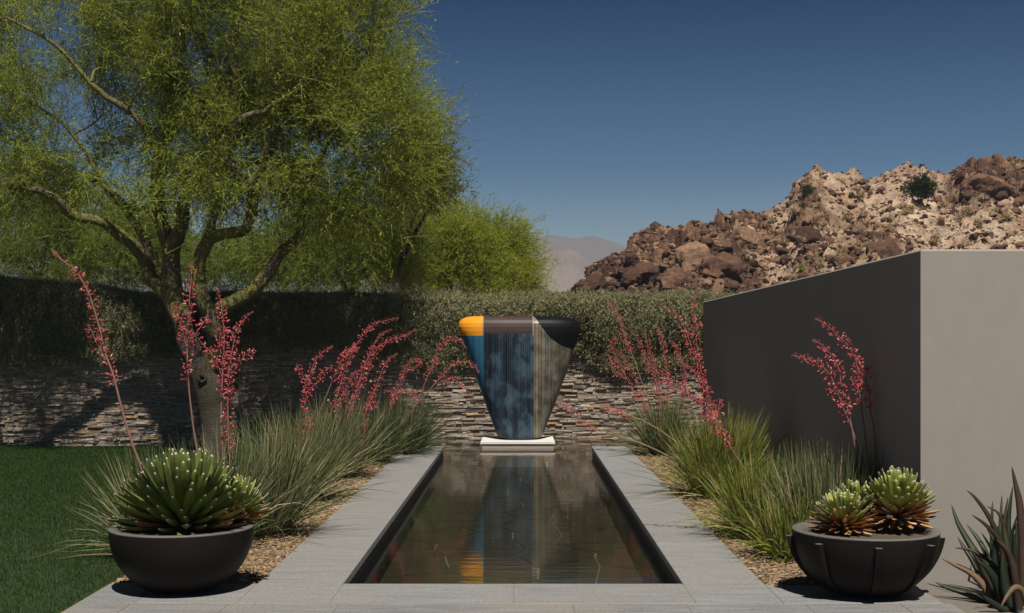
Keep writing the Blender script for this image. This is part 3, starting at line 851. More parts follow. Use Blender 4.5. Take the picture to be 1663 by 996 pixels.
# ---- the big palo verde
TD = 21.3
tree = thing('palo_verde_tree', 'large many limbed palo verde tree with green bark and wispy yellow green crown', 'tree', at(352, 738, TD))
def limb_pts(seq): return smooth_line([at(px, py, TD + dz) for px, py, dz in seq], 5)
LIMBS = [  # (px, py, depth offset), radii start/end in m
 ('trunk', [(358, 740, 0), (353, 692, 0), (346, 655, 0), (336, 618, 0), (320, 580, 0), (309, 545, 0.05), (300, 520, 0.1)], 0.262, 0.19),
 ('limb', [(300, 522, 0.1), (284, 490, 0.2), (277, 450, 0.2), (277, 405, 0.25), (273, 388, 0.3), (262, 356, 0.3), (256, 325, 0.3), (254, 280, 0.2), (262, 240, 0.1), (278, 190, -0.2), (290, 120, -0.3), (300, 40, -0.4), (296, -50, -0.5)], 0.195, 0.03),
 ('limb', [(277, 408, 0.25), (289, 380, 0.1), (297, 358, 0.0), (299, 338, -0.1), (304, 312, -0.2), (330, 270, -0.4), (346, 236, -0.5), (356, 216, -0.6), (376, 192, -0.7), (388, 135, -0.9), (378, 98, -1.0), (390, 30, -1.0), (410, -40, -1.0)], 0.13, 0.022),
 ('limb', [(288, 500, 0.15), (262, 470, 0.4), (247, 452, 0.5), (237, 427, 0.5), (216, 397, 0.4), (191, 377, 0.3), (163, 357, 0.1), (122, 347, -0.1), (100, 326, -0.3), (62, 308, -0.5), (18, 301, -0.7), (-60, 280, -0.8)], 0.135, 0.045),
 ('limb', [(240, 432, 0.5), (241, 405, 0.6), (225, 371, 0.7), (206, 345, 0.8), (188, 320, 0.8), (150, 290, 0.9), (90, 270, 1.0), (20, 230, 1.1)], 0.085, 0.03),
 ('limb', [(274, 392, 0.3), (263, 372, 0.6), (246, 346, 0.7), (215, 336, 0.7), (188, 326, 0.6), (172, 310, 0.5), (140, 250, 0.3), (100, 200, 0.2), (40, 160, 0.1)], 0.075, 0.022),
 ('limb', [(256, 330, 0.3), (262, 285, 0.0), (271, 260, -0.4), (250, 236, -0.7), (235, 206, -0.8), (208, 178, -0.9), (169, 153, -1.0), (133, 117, -1.1), (85, 70, -1.2), (10, 28, -1.3)], 0.085, 0.02),
 ('limb', [(337, 606, 0), (350, 562, -0.15), (349, 534, -0.25), (343, 512, -0.3), (327, 482, -0.3), (323, 444, -0.25), (331, 414, -0.2), (347, 387, -0.2), (375, 379, -0.3), (403, 373, -0.4), (411, 350, -0.5), (420, 300, -0.5), (428, 262, -0.6), (450, 170, -0.7), (440, 115, -0.8), (449, 45, -0.9), (470, -30, -1)], 0.17, 0.02),
 ('limb', [(344, 514, -0.3), (369, 496, -0.3), (406, 474, -0.2), (434, 447, -0.1), (451, 420, 0), (469, 402, 0.05), (487, 384, 0.1), (492, 345, 0.1), (505, 300, 0.0), (530, 240, -0.2), (570, 170, -0.3), (600, 90, -0.5)], 0.135, 0.025),
 ('limb', [(411, 350, -0.5), (400, 300, -0.8), (373, 256, -0.9), (384, 216, -1.0), (393, 192, -1.1), (430, 182, -1.1), (450, 166, -1.2), (472, 152, -1.2), (520, 120, -1.3), (580, 60, -1.3)], 0.08, 0.018),
 ('limb', [(338, 392, -0.2), (350, 330, 0.3), (362, 272, 0.3), (400, 268, 0.2), (431, 258, 0.1), (480, 225, 0.0), (560, 200, 0.0), (630, 195, 0.1)], 0.08, 0.018),
]
nodes, nrad = [], []
trunk_o = None
for nm, seq, ra, rb in LIMBS:
    pts = limb_pts(seq); n = len(pts)
    wob = np.cumsum(rng.normal(0, 0.006, (n, 3)), 0); wob -= np.linspace(0, 1, n)[:, None] * wob[-1]
    rad = np.linspace(ra, rb, n) * (1 + 0.05 * np.sin(np.arange(n) * 0.55 + ra * 50))
    if nm == 'trunk': rad[:4] *= np.array([1.28, 1.14, 1.06, 1.02])
    mb = MB(); mb.tube(local(tree, pts + wob), rad, 12)
    o = mb.build(nm, M['trunk' if nm == 'trunk' else 'limb'], tree, smooth=True)
    if nm == 'trunk': trunk_o = o
    k0 = 0 if nm == 'trunk' else n // 4
    nodes += list(pts[k0:]); nrad += list(rad[k0:])
mb = MB()      # pruned knot on the trunk
kp = local(tree, at(333, 613, TD)) + V(0.02, -0.27, 0); a = np.linspace(0, 2 * math.pi, 13)
mb.tube(np.stack([kp[0] + 0.055 * np.cos(a), kp[1] + 0 * a, kp[2] + 0.07 * np.sin(a)], 1), 0.020, 6)
mb.build('knot', M['trunk'], tree, smooth=True)
blobs = [(330, 40, 250, 130, 0, 2.0, 1), (540, 90, 120, 110, -0.3, 1.7, 1.1), (560, 190, 105, 90, -0.2, 1.6, 0.9), (130, 90, 150, 120, -0.2, 1.8, 0.8),
         (430, 240, 190, 90, 0.2, 1.8, 1.2), (260, 210, 150, 80, 0.6, 1.7, 1.0), (420, 180, 120, 90, 0.6, 1.7, 0.8), (80, 270, 150, 65, 0, 1.8, 1.0), (240, 290, 160, 70, 0, 1.9, 0.8), (520, 320, 130, 75, 0.3, 1.6, 0.9),
         (0, 170, 90, 110, 0.2, 1.8, 0.8), (330, -120, 290, 110, 0, 2.2, 0.5), (-130, 150, 150, 200, 0, 2.0, 0.4), (70, 40, 110, 60, -0.9, 1.0, 1.0), (600, 30, 60, 80, -0.3, 1.2, 1.0), (620, 255, 65, 75, 0.2, 1.3, 1.1), (660, 215, 36, 34, 0.1, 1.0, 1.1)]
gaps = [(62, 18, 26, 40), (115, 60, 26, 46), (140, 190, 20, 34), (375, 150, 18, 40), (470, 400, 20, 24), (385, 430, 20, 20), (300, 210, 14, 26)]
sunlit = [(-7.2, 0.6, 0.75), (-9.2, 0.1, 0.5), (-4.6, 0.7, 0.3), (-3.3, 1.9, 0.35)]      # where sunlight reaches the wall between the boughs
cl = sample_blobs(blobs, 400, TD, gaps, sunlit, lambda px, py, D: 120 < px < 500 and 315 < py < 480 and D < TD + 0.9)
br, tw, lf = MB(), MB(), MB()
dirs = grow(nodes, nrad, cl, br, 0.018, 0.045)
center = at(330, 230, TD)
dirs = unit(dirs + 0.5 * unit(cl - center))
npod = 9000; kk = rng.integers(0, len(cl), npod)
pq = cl[kk] + dirs[kk] * rng.uniform(0, 0.5, (npod, 1)) + rng.normal(0, 0.24, (npod, 3))
leaves(lf, pq, unit(rng.normal(0, 0.6, (npod, 3)) - V(0, 0, 0.5)), rng.uniform(0.05, 0.10, npod), 0.011, 1, True)
low = (cl[:, 2] < at(0, 235, TD)[2])
foliage(cl[~low], unit(dirs[~low] + V(0, 0, 0.45)), 22, 0.85, 9, 0.30, 6, 0.045, 0.05, tw, lf, 0.50, 0.45, 0.14)
foliage(cl[low], dirs[low], 22, 0.68, 9, 0.28, 6, 0.045, 0.40, tw, lf, 0.70, 0.0, 0.15)
loc0 = np.array(tree.location)
for m_ in (br, tw, lf): m_.v = [v_ - loc0 for v_ in m_.v]
br.build('branches', M['limb'], tree, smooth=True, kind='stuff'); tw.build('twigs', M['twig'], tree, kind='stuff'); lf.build('crown', [M['palo'], M['pods']], tree, kind='stuff')

# ---- the trees beyond the wall
def small_tree(name, label, D, base_px, trunks, blobs, ncl, leafmat, args, barkmat='limb', ctr=None):
    base = at(base_px, HY, D); base[2] = 0
    t = thing(name, label, 'tree', base, 'trees beyond the stone wall')
    nodes, rads = [], []
    for seq, ra, rb in trunks:
        pts = smooth_line([base if s is None else at(s[0], s[1], D + s[2]) for s in seq], 6)
        rad = np.linspace(ra, rb, len(pts)); mb = MB(); mb.tube(local(t, pts), rad, 9); mb.build('trunk', M[barkmat], t, smooth=True)
        nodes += list(pts[len(pts) // 2:]); rads += list(rad[len(pts) // 2:])
    c = sample_blobs(blobs, ncl, D)
    br, tw, lf = MB(), MB(), MB()
    d = grow(nodes, rads, c, br, 0.016, 0.04)
    if ctr: d = unit(d + 0.8 * unit(c - at(*ctr, D)))
    foliage(c, d, *args[:7], tw, lf, *args[7:])
    l0 = np.array(t.location)
    for m_ in (br, tw, lf): m_.v = [v_ - l0 for v_ in m_.v]
    br.build('branches', M[barkmat], t, smooth=True, kind='stuff'); tw.build('twigs', M['twig'], t, kind='stuff'); lf.build('crown', M[leafmat], t, kind='stuff')
    return t
small_tree('palo_verde_tree', 'low rounded bright green palo verde beyond the wall, nearest the far mountain', 33, 735,
    [([None, (735, 540, 0), (730, 470, 0), (745, 420, 0), (760, 380, 0)], 0.13, 0.03), ([None, (728, 500, 0), (690, 450, 0.2), (665, 410, 0.3)], 0.10, 0.03), ([None, (745, 500, 0), (790, 440, -0.2), (820, 400, -0.3)], 0.1, 0.03)],
    [(750, 398, 88, 62, 0, 1.3, 1), (690, 415, 70, 60, 0.3, 1.2, 1.1), (815, 425, 54, 52, -0.2, 1.0, 1), (760, 455, 110, 30, 0, 1.3, 0.9)], 230, 'palo2',
    (24, 0.62, 6, 0.24, 6, 0.050, 0.18, 0.7, 0.25, 0.14), ctr=(745, 470))
small_tree('palo_verde_tree', 'palo verde with pale forked trunk, just left of the bright rounded tree', 30, 570,
    [([None, (566, 540, 0), (572, 470, 0), (592, 440, 0), (605, 405, 0)], 0.12, 0.03), ([None, (570, 500, 0), (545, 440, 0.2), (535, 400, 0.3)], 0.09, 0.03)],
    [(560, 390, 95, 65, 0, 1.3, 1), (620, 420, 70, 50, 0.2, 1.2, 1), (490, 425, 80, 45, 0.2, 1.2, 1.0), (400, 420, 90, 45, 0.4, 1.2, 1.0), (650, 370, 40, 40, 0, 1, 0.6)], 220, 'mid',
    (22, 0.6, 6, 0.24, 6, 0.048, 0.2, 0.7, 0.2, 0.14))
small_tree('palo_verde_tree', 'green palo verde beyond the wall at the far left under the big crown', 31, 110,
    [([None, (110, 540, 0), (105, 470, 0), (80, 400, 0), (60, 340, 0)], 0.14, 0.04), ([None, (116, 500, 0), (150, 430, 0.2), (190, 370, 0.3)], 0.11, 0.03), ([None, (108, 500, 0), (40, 430, 0.2), (-30, 370, 0.3)], 0.11, 0.03)],
    [(60, 370, 150, 80, 0, 1.5, 1), (190, 400, 110, 65, 0.3, 1.4, 1), (-80, 360, 120, 90, 0, 1.5, 0.6), (80, 440, 180, 30, 0, 1.2, 0.9), (270, 420, 80, 45, 0.2, 1.2, 1.0)], 270, 'mid',
    (22, 0.65, 6, 0.25, 6, 0.050, 0.25, 0.7, 0.1, 0.16))
small_tree('mesquite_tree', 'dull brownish green mesquite crown poking out right of the big palo verde', 27.5, 640,
    [([None, (640, 520, 0), (650, 430, 0), (670, 360, 0), (690, 300, 0), (705, 250, 0)], 0.075, 0.02), ([(650, 430, 0), (690, 350, 0.2), (725, 310, 0.2)], 0.06, 0.02)],
    [(694, 238, 30, 40, 0, 1.2, 1.1), (668, 285, 48, 45, 0, 1.2, 1), (704, 300, 24, 26, -0.2, 0.8, 1.2)], 70, 'mesq',
    (22, 0.42, 6, 0.17, 7, 0.050, 0.12, 0.8, 0.1, 0.13), 'trunk')

# ---- trailing hedge on the wall
hedge = thing('trailing_hedge', 'long grey green hedge trailing over the top of the stone wall', 'hedge', (0, WALL_Y, 2.2))
def htop(x):   # height of the hedge top above the ground
    px = CX + x * F / 23.0
    return EYE + (HY - np.interp(px, [-200, 0, 110, 220, 420, 640, 900, 1100, 1300], [432, 446, 458, 470, 470, 472, 473, 470, 474])) * 23.0 / F
def hbot(x):   # where the strands end
    px = CX + x * F / 22.6
    b = np.interp(px, [-200, 0, 150, 300, 450, 560, 640, 700, 745, 840, 940, 960, 1000, 1060, 1120, 1180], [590, 596, 585, 566, 560, 566, 590, 606, 590, 585, 566, 582, 606, 596, 592, 590])
    return EYE + (HY - b) * 22.6 / F
xs = np.linspace(-12, 6, 190); ts = np.linspace(0, 1, 22)
X, T = np.meshgrid(xs, ts, indexing='ij')
def hedge_surf(X, T, out=0.0):
    top, bot = htop(X), hbot(X) + 0.30 + 0.16 * fbm(np.stack([X * 1.3, X * 0 + 5, X * 0], -1), 3, 12)
    th = T * 1.0
    bul = 0.22 + 0.15 * fbm(np.stack([X * 0.7, T * 2, X * 0], -1), 3, 4)
    s = np.clip((T - 0.35) / 0.65, 0, 1); a = np.clip(T / 0.35, 0, 1)
    y = np.where(T < 0.35, 0.9 - a * (0.9 + bul), -bul + s * (bul - 0.06) * s)
    zt = top - 0.06 - 0.10 * a ** 3 - 0.05 * (1 - a)
    z = np.where(T < 0.35, zt, zt - s * (zt - bot))
    lump = 0.12 * fbm(np.stack([X * 1.3, y * 2, z * 1.0], -1), 3, 8)
    return np.stack([X, y + WALL_Y - lump - out * np.clip(T * 2.5, 0, 1), z + lump * (T < 0.4) + out * (1 - a)], -1)
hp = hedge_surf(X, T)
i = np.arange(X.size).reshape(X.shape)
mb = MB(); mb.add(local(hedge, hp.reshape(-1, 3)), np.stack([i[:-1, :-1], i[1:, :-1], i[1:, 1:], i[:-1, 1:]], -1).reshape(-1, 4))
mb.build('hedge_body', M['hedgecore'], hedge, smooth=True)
mb = MB()
NS, NP = 7600, 15         # hanging strands
x0 = rng.uniform(-10.8, 4.2, NS); t0 = np.where(rng.random(NS) < 0.5, rng.uniform(0.22, 0.75, NS), rng.uniform(0.7, 0.99, NS))
p0 = hedge_surf(x0, t0, 0.03)
Ls = np.minimum(rng.uniform(0.18, 0.85, NS), np.maximum(0.10, p0[:, 2] - hbot(x0) + rng.normal(-0.02, 0.10, NS) + 0.10 * fbm(np.stack([x0 * 2.4, x0 * 0, x0 * 0], -1), 3, 33)))
s = np.linspace(0, 1, NP)
swx = rng.normal(0, 0.14, NS) + 0.10 * fbm(np.stack([x0 * 1.5, x0 * 0, x0 * 0], -1), 2, 6)
out = rng.uniform(0.04, 0.22, NS)
pts = p0[:, None] + np.stack([swx[:, None] * Ls[:, None] * s * 2, -out[:, None] * np.sin(s * 2.4), -Ls[:, None] * s ** 1.3 + 0.05 * np.sin(s * 3.0)], -1)
hb, ht = (hbot(x0) + 0.26)[:, None], (htop(x0) - 0.16)[:, None]
sf = np.clip((ht - pts[..., 2]) / np.maximum(ht - hb, 0.1), 0, 1)
pts[..., 1] = np.maximum(pts[..., 1], WALL_Y - (0.30 * (1 - sf ** 2) + 0.075) - out[:, None] * 0.45 * (0.4 + s))
tanv = unit(np.gradient(pts, axis=1))
for rep in range(3):
    q = pts[:, :, :].reshape(-1, 3) + rng.normal(0, 0.012, (NS * NP, 3)); d = unit(tanv.reshape(-1, 3) * 0.75 + rng.normal(0, 0.6, (NS * NP, 3)))
    leaves(mb, q, d, rng.uniform(0.025, 0.06, NS * NP), 0.0065)
NT_ = 42000               # top growth
x1_ = rng.uniform(-10.8, 4.2, NT_); t1_ = rng.uniform(0.0, 0.42, NT_)
p1 = hedge_surf(x1_, t1_, 0.02)
leaves(mb, p1, unit(rng.normal(0, 0.7, (NT_, 3)) + V(0, -0.3, 0.6)), rng.uniform(0.04, 0.11, NT_), 0.008)
nd = 2600                 # long strands dangling in tufts below the mass
xd = rng.uniform(-10.8, 4.2, nd * 3); xd = xd[rng.random(nd * 3) < np.clip(0.35 + 1.5 * fbm(np.stack([xd * 1.7, xd * 0, xd * 0], -1), 3, 71), 0, 1)][:nd]; nd = len(xd)
pd_ = hedge_surf(xd, rng.uniform(0.80, 1.0, nd), 0.04); ld_ = rng.uniform(0.10, 0.34, nd) * (1 + 1.2 * np.clip(fbm(np.stack([xd * 1.1, xd * 0 + 3, xd * 0], -1), 3, 77), 0, 1)); sw_ = rng.normal(0, 0.12, nd)
for q_ in np.linspace(0, 1, 22):
    pq_ = pd_ + np.stack([sw_ * ld_ * q_, -0.02 - 0.05 * np.sin(q_ * 3) * np.ones(nd), -ld_ * q_], 1) + rng.normal(0, 0.008, (nd, 3))
    pq_[:, 1] = np.minimum(pq_[:, 1], WALL_Y - 0.06)
    for _ in range(2): leaves(mb, pq_, unit(rng.normal(0, 0.6, (nd, 3)) + V(0, -0.2, -0.7)), rng.uniform(0.025, 0.06, nd), 0.0065)
NF = 80000               # leaves over the whole hanging face
xf = rng.uniform(-10.8, 4.2, NF); tf = rng.uniform(0.25, 1.0, NF) ** 0.9
pf_ = hedge_surf(xf, tf, 0.03); keep = rng.random(NF) < np.clip(1.25 - tf + 0.8 * fbm(np.stack([xf * 2.2, xf * 0, tf * 1.2], -1), 3, 17), 0.1, 1)
pf_ = pf_[keep] + rng.normal(0, 0.015, (keep.sum(), 3))
leaves(mb, pf_, unit(rng.normal(0, 0.35, pf_.shape) + V(0, -0.25, -0.75)), rng.uniform(0.03, 0.08, len(pf_)), 0.0095)
ns = 2600                 # stray shoots standing out of the top
xs_ = rng.uniform(-10.8, 4.2, ns); ps_ = hedge_surf(xs_, rng.uniform(0.05, 0.5, ns), 0.02)
ds_ = unit(rng.normal(0, 0.5, (ns, 3)) + V(0, -0.3, 0.6)); ls_ = rng.uniform(0.08, 0.26, ns)
for q_ in np.linspace(0.1, 1, 9):
    leaves(mb, ps_ + ds_ * (ls_ * q_)[:, None] - V(0, 0, 1) * (0.25 * ls_ * q_ ** 2)[:, None], unit(ds_ + rng.normal(0, 0.6, (ns, 3))), rng.uniform(0.025, 0.055, ns), 0.006)
mb.v = [local(hedge, v_) for v_ in mb.v]
mb.build('foliage', M['hedge'], hedge, kind='stuff')

# ---- lawn blades
def blades_field(n, xr, yr, hmin, hmax, wd, dens=None):
    D = yr[0] * (yr[1] / yr[0]) ** rng.random(n); x = rng.uniform(xr[0], xr[1], n)
    if dens is not None:
        kmask = dens(x, D); x, D = x[kmask], D[kmask]
    n = len(x)
    base = np.stack([x, D, lawn_z(x, D)], 1)
    d = unit(rng.normal(0, 0.35, (n, 3)) * (1, 1, 0) + V(0, 0, 1))
    mb = MB(); leaves(mb, base, d, rng.uniform(hmin, hmax, n), np.broadcast_to(wd, (n,)) * (D / 9))
    return mb
mb = blades_field(260000, (-10.6, -2.72), (7.2, 22.9), 0.022, 0.042, 0.0026, lambda x, D: (x > -0.42 * D - 0.3))
mb.build('lawn_grass', M['grass'], kind='stuff')

# ---- pebbles
mb = MB()
psh = [rock_shape(1, 700 + s, 8, 0)[0] * (1, 1, 0.6) for s in range(12)]; pf = ICO[1][1]
def pebbles(n, xr, yr):
    D = yr[0] * (yr[1] / yr[0]) ** rng.random(n); x = rng.uniform(xr[0], xr[1], n); sz = rng.lognormal(-4.78, 0.42, n)
    for q in range(12):
        mk = (np.arange(n) % 12) == q; m_ = mk.sum()
        v_ = psh[q][None] * sz[mk][:, None, None]
        a = rng.uniform(0, 6.28, m_); ca, sa = np.cos(a)[:, None], np.sin(a)[:, None]
        v_ = np.stack([v_[..., 0] * ca - v_[..., 1] * sa, v_[..., 0] * sa + v_[..., 1] * ca, v_[..., 2]], -1)
        v_ = v_ + np.stack([x[mk], D[mk], -0.014 + sz[mk] * 0.3], 1)[:, None]
        mb.add(v_.reshape(-1, 3), (pf[None] + (np.arange(m_) * len(psh[q]))[:, None, None]).reshape(-1, 3))
pebbles(10500, (-2.25, CO_L - 0.005), (8.45, 19.6)); pebbles(9500, (CO_R + 0.005, 2.2), (8.47, 19.6)); pebbles(700, (-2.72, -2.2), (8.56, 9.2))
mb.build('gravel', M['pebble'], kind='stuff')
mb = MB()      # dry straw fallen from the yuccas
for n, xr in ((3600, (-2.4, CO_L - 0.02)), (3200, (CO_R + 0.02, 2.3))):
    D = 8.5 * (19.4 / 8.5) ** rng.random(n); b_ = np.stack([rng.uniform(*xr, n), D, rng.uniform(0.0, 0.02, n)], 1)
    d_ = unit(rng.normal(size=(n, 3)) * (1, 1, 0.10)); leaves(mb, b_, d_, rng.uniform(0.03, 0.12, n), 0.0035, 0, True)
mb.build('straw_litter', M['dry'], kind='stuff')

# ---- red yuccas
def clump(label, px, py, n, L, spread, mat, lean=(0, 0), wd=0.0042, stalks=(), dD=0.0, root=0.16):
    """grassy clump with base seen at photo pixel (px, py); stalks are pixel paths from tip to base"""
    D = EYE * F / (py - HY)
    c = V((px - CX) * D / F, D, 0)
    t = thing('red_yucca', label, 'red yucca', (c[0], c[1], -0.01), 'red yuccas in the gravel beds')
    az = rng.uniform(0, 2 * math.pi, n); rr = root * np.sqrt(rng.random(n))
    b = np.stack([np.cos(az) * rr, np.sin(az) * rr, np.zeros(n)], 1)
    az2 = az + rng.normal(0, 0.5, n)
    tilt = np.abs(rng.normal(0, 1, n)) * spread + 0.05
    tilt = np.minimum(tilt, 1.25)
    h = np.stack([np.cos(az2), np.sin(az2), 0 * az2], 1)
    d = h * np.sin(tilt)[:, None] + V(0, 0, 1) * np.cos(tilt)[:, None] + V(lean[0], lean[1], 0)
    d = unit(d)
    LL = L * rng.uniform(0.55, 1.15, n)
    dro = (0.08 + 0.55 * rng.random(n) ** 2) * np.sin(tilt + 0.15) * 1.15
    K = 5; s = np.linspace(0, 1, K + 1)
    p = b[:, None] + d[:, None] * (LL[:, None] * s)[..., None] - V(0, 0, 1) * ((dro * LL)[:, None] * s ** 2.2)[..., None] + h[:, None] * ((0.10 * dro * LL)[:, None] * s ** 2)[..., None]
    p[..., 2] = np.maximum(p[..., 2], 0.012 + 0.02 * rng.random(n)[:, None])
    side = unit(np.cross(d, rng.normal(size=(n, 3))))[:, None]
    wv = wd * rng.uniform(0.7, 1.3, n)[:, None] * np.array([0.9, 1.0, 0.95, 0.8, 0.5, 0.08])[None]
    vv = np.stack([p - side * wv[..., None], p + side * wv[..., None]], 2).reshape(-1, 3)
    ii = (np.arange(n) * (K + 1) * 2)[:, None, None] + (np.arange(K) * 2)[None, :, None] + np.array([0, 1, 3, 2])[None, None]
    mb = MB(); mb.add(vv, ii.reshape(-1, 4)); mb.build('blades', M[mat], t, kind='stuff')
    for st in stalks: stalk(t, c, D + dD, **st)
    return t

def stalk(t, c, D, path, fl=(0.0, 0.6), branches=(), dens=1.0, tan=False, r=0.0065, dt=0.0, size=1.0, pods=()):
    """flower stalk along a pixel path given from tip to base; flowers between the fractions fl of its length from the tip"""
    base = c + V(rng.normal(0, 0.04), rng.normal(0, 0.04), 0.02)
    def line(pth, d0, d1, end=None):
        q = [at(px, py, d0 + (d1 - d0) * i_ / max(1, len(pth) - 1)) for i_, (px, py) in enumerate(pth)]
        if end is not None: q.append(end)
        return smooth_line(q, 7)
    ln = line(path, D + dt, D + dt * 0.2, base if path[-1][1] < 905 else None)
    mb = MB(); mb.tube(ln - c + V(0, 0, 0.01), np.linspace(r * 0.4, r * 1.15, len(ln)), 6)
    fm = MB()
    def flowers(l_, f0, f1):
        seg = np.linalg.norm(np.diff(l_, axis=0), axis=1); cs = np.concatenate([[0], np.cumsum(seg)])
        a0, a1 = f0 * cs[-1], f1 * cs[-1]
        n = max(8, int((a1 - a0) * 190 * dens))
        s = a0 + (a1 - a0) * rng.random(n) ** 1.15
        p = np.stack([np.interp(s, cs, l_[:, i_]) for i_ in range(3)], 1)
        tn = unit(np.stack([np.interp(s + 0.02, cs, l_[:, i_]) - np.interp(s - 0.02, cs, l_[:, i_]) for i_ in range(3)], 1))
        o = rng.normal(size=(n, 3)); o = unit(o - tn * (o * tn).sum(1, keepdims=True))
        amp = (0.35 + 0.65 * np.clip((s - a0) / max(0.02, 0.25 * (a1 - a0)), 0, 1))[:, None] * size
        q = p + o * rng.uniform(0.004, 0.036, (n, 1)) * amp
        d = unit(o * 0.8 - tn * rng.uniform(-0.3, 1.0, (n, 1)) + rng.normal(0, 0.35, (n, 3)))
        L = rng.uniform(0.020, 0.040, n)[:, None] * amp; W = L * rng.uniform(0.16, 0.23, n)[:, None]
        u1 = unit(np.cross(d, rng.normal(size=(n, 3)))); u2 = np.cross(d, u1)
        v_ = np.stack([q, q + d * L * 0.55 + u1 * W, q + d * L * 0.55 + u2 * W, q + d * L * 0.55 - u1 * W, q + d * L * 0.55 - u2 * W, q + d * L], 1) - c + V(0, 0, 0.01)
        f = np.array([[0, 2, 1], [0, 3, 2], [0, 4, 3], [0, 1, 4], [5, 1, 2], [5, 2, 3], [5, 3, 4], [5, 4, 1]])
        fm.add(v_.reshape(-1, 3), (f[None] + (np.arange(n) * 6)[:, None, None]).reshape(-1, 3))
    flowers(ln, *fl)
    for bp in branches:
        bl = line(bp, D + dt + rng.uniform(-0.06, 0.06), D + dt * 0.6)
        mb.tube(bl - c + V(0, 0, 0.01), np.linspace(r * 0.35, r * 0.6, len(bl)), 5)
        flowers(bl, 0.0, 0.88)
    so = mb.build('flower_stalk', M['stem_tan' if tan else 'stem'], t, smooth=True)
    fm.build('flowers', M['flower'], so, kind='stuff')
    for px, py in pods:
        v_, f_ = ICO[2]; m_ = MB(); m_.add(v_ * (0.017, 0.017, 0.021) + at(px, py, D + dt) - c + V(0, 0, 0.01), f_); m_.build('seed_pod', M['pod'], so, smooth=True)

# left bed, front to back
clump('grey green red yucca behind the plain bowl, with one lone stalk leaning far left', 262, 905, 1000, 0.84, 0.50, 'blade_grey', (-0.10, 0), stalks=[
    dict(path=[(83, 404), (100, 422), (122, 440), (140, 468), (152, 500), (163, 540), (170, 572), (184, 610), (198, 665), (215, 722), (232, 770)], fl=(0, 0.47), branches=[[(142, 526), (150, 540), (156, 556), (172, 585)]], dens=0.8, r=0.010)])
clump('red yucca behind the plain bowl with branched upright coral spikes before the tree trunk', 352, 885, 1000, 0.90, 0.42, 'blade_grey', (-0.02, 0), stalks=[
    dict(path=[(308, 424), (311, 445), (309, 470), (307, 500), (305, 535), (304, 570), (306, 620), (311, 670), (318, 720), (330, 770)], fl=(0, 0.42), branches=[[(282, 495), (290, 512), (294, 535), (303, 562)], [(338, 512), (328, 528), (316, 545), (305, 560)]], r=0.008),
    dict(path=[(352, 466), (358, 490), (362, 515), (364, 545), (363, 580), (361, 620), (359, 680), (360, 760)], fl=(0, 0.42), branches=[[(318, 545), (330, 560), (346, 578), (362, 615)]], r=0.007),
    dict(path=[(411, 506), (396, 520), (384, 540), (378, 565), (372, 600), (370, 650), (371, 720), (372, 770)], fl=(0, 0.60), branches=[[(415, 569), (402, 575), (388, 590), (374, 612)], [(375, 640), (374, 630), (372, 622)], [(380, 545), (366, 535), (356, 555), (366, 600)]], r=0.007)])
clump('broad grey green red yucca clump right of the plain bowl', 432, 868, 1400, 1.0, 0.44, 'blade_grey', (0, 0))
clump('red yucca clump third along the left bed with a forked spike over its left side', 490, 812, 1400, 1.0, 0.42, 'blade_grey', stalks=[
    dict(path=[(540, 562), (522, 574), (510, 592), (503, 610), (496, 632), (496, 660), (494, 690), (480, 740)], fl=(0, 0.78), branches=[[(482, 591), (486, 600), (494, 615), (498, 630)], [(541, 594), (528, 604), (518, 617), (504, 632), (497, 650)]], dens=1.1),
    dict(path=[(512, 668), (506, 682), (500, 700), (492, 740)], fl=(0, 0.55)),
    dict(path=[(585, 566), (572, 566), (560, 576), (551, 594), (540, 618), (528, 648), (512, 690), (500, 740)], fl=(0, 0.28), branches=[[(582, 574), (568, 570), (556, 586)]], dens=1.4)])
clump('red yucca clump fourth along the left bed with long spikes arching to the right', 548, 776, 1300, 0.98, 0.42, 'blade_grey', stalks=[
    dict(path=[(648, 517), (625, 521), (604, 530), (590, 545), (578, 562), (565, 590), (556, 612), (549, 640), (536, 675), (520, 725)], fl=(0, 0.70), dens=1.0, pods=[(543, 669), (533, 651), (546, 643)]),
    dict(path=[(676, 535), (655, 547), (632, 552), (614, 566), (604, 584), (594, 606), (582, 636), (566, 680), (552, 730)], fl=(0, 0.55), dens=1.3, pods=[(594, 607)]),
    dict(path=[(636, 535), (618, 545), (606, 562), (598, 582), (588, 606)], fl=(0, 0.8)),
    dict(path=[(646, 575), (634, 582), (624, 594), (616, 615), (606, 640), (592, 675), (578, 730)], fl=(0, 0.50), pods=[(602, 620)]),
    dict(path=[(598, 596), (580, 605), (568, 620), (558, 645), (546, 680), (530, 740)], fl=(0, 0.5)),
    dict(path=[(612, 627), (606, 645), (598, 660), (592, 680), (586, 720)], fl=(0, 0.6), branches=[[(614, 652), (606, 658), (598, 668)]])])
clump('red yucca clump fifth along the left bed with a hooked spike', 606, 752, 900, 0.95, 0.44, 'blade_dark', (0.05, 0), stalks=[
    dict(path=[(660, 604), (672, 598), (683, 590), (682, 583), (672, 584), (662, 592), (656, 606), (650, 622), (640, 645), (628, 690), (616, 730)], fl=(0, 0.52), dens=1.0),
    dict(path=[(687, 654), (676, 643), (664, 636), (650, 634), (640, 648), (630, 680), (618, 725)], fl=(0, 0.48), branches=[[(624, 638), (636, 634), (648, 636)], [(636, 650), (644, 642), (650, 637)]]),
    dict(path=[(575, 640), (570, 655), (566, 680), (566, 720)], fl=(0, 0.5))])
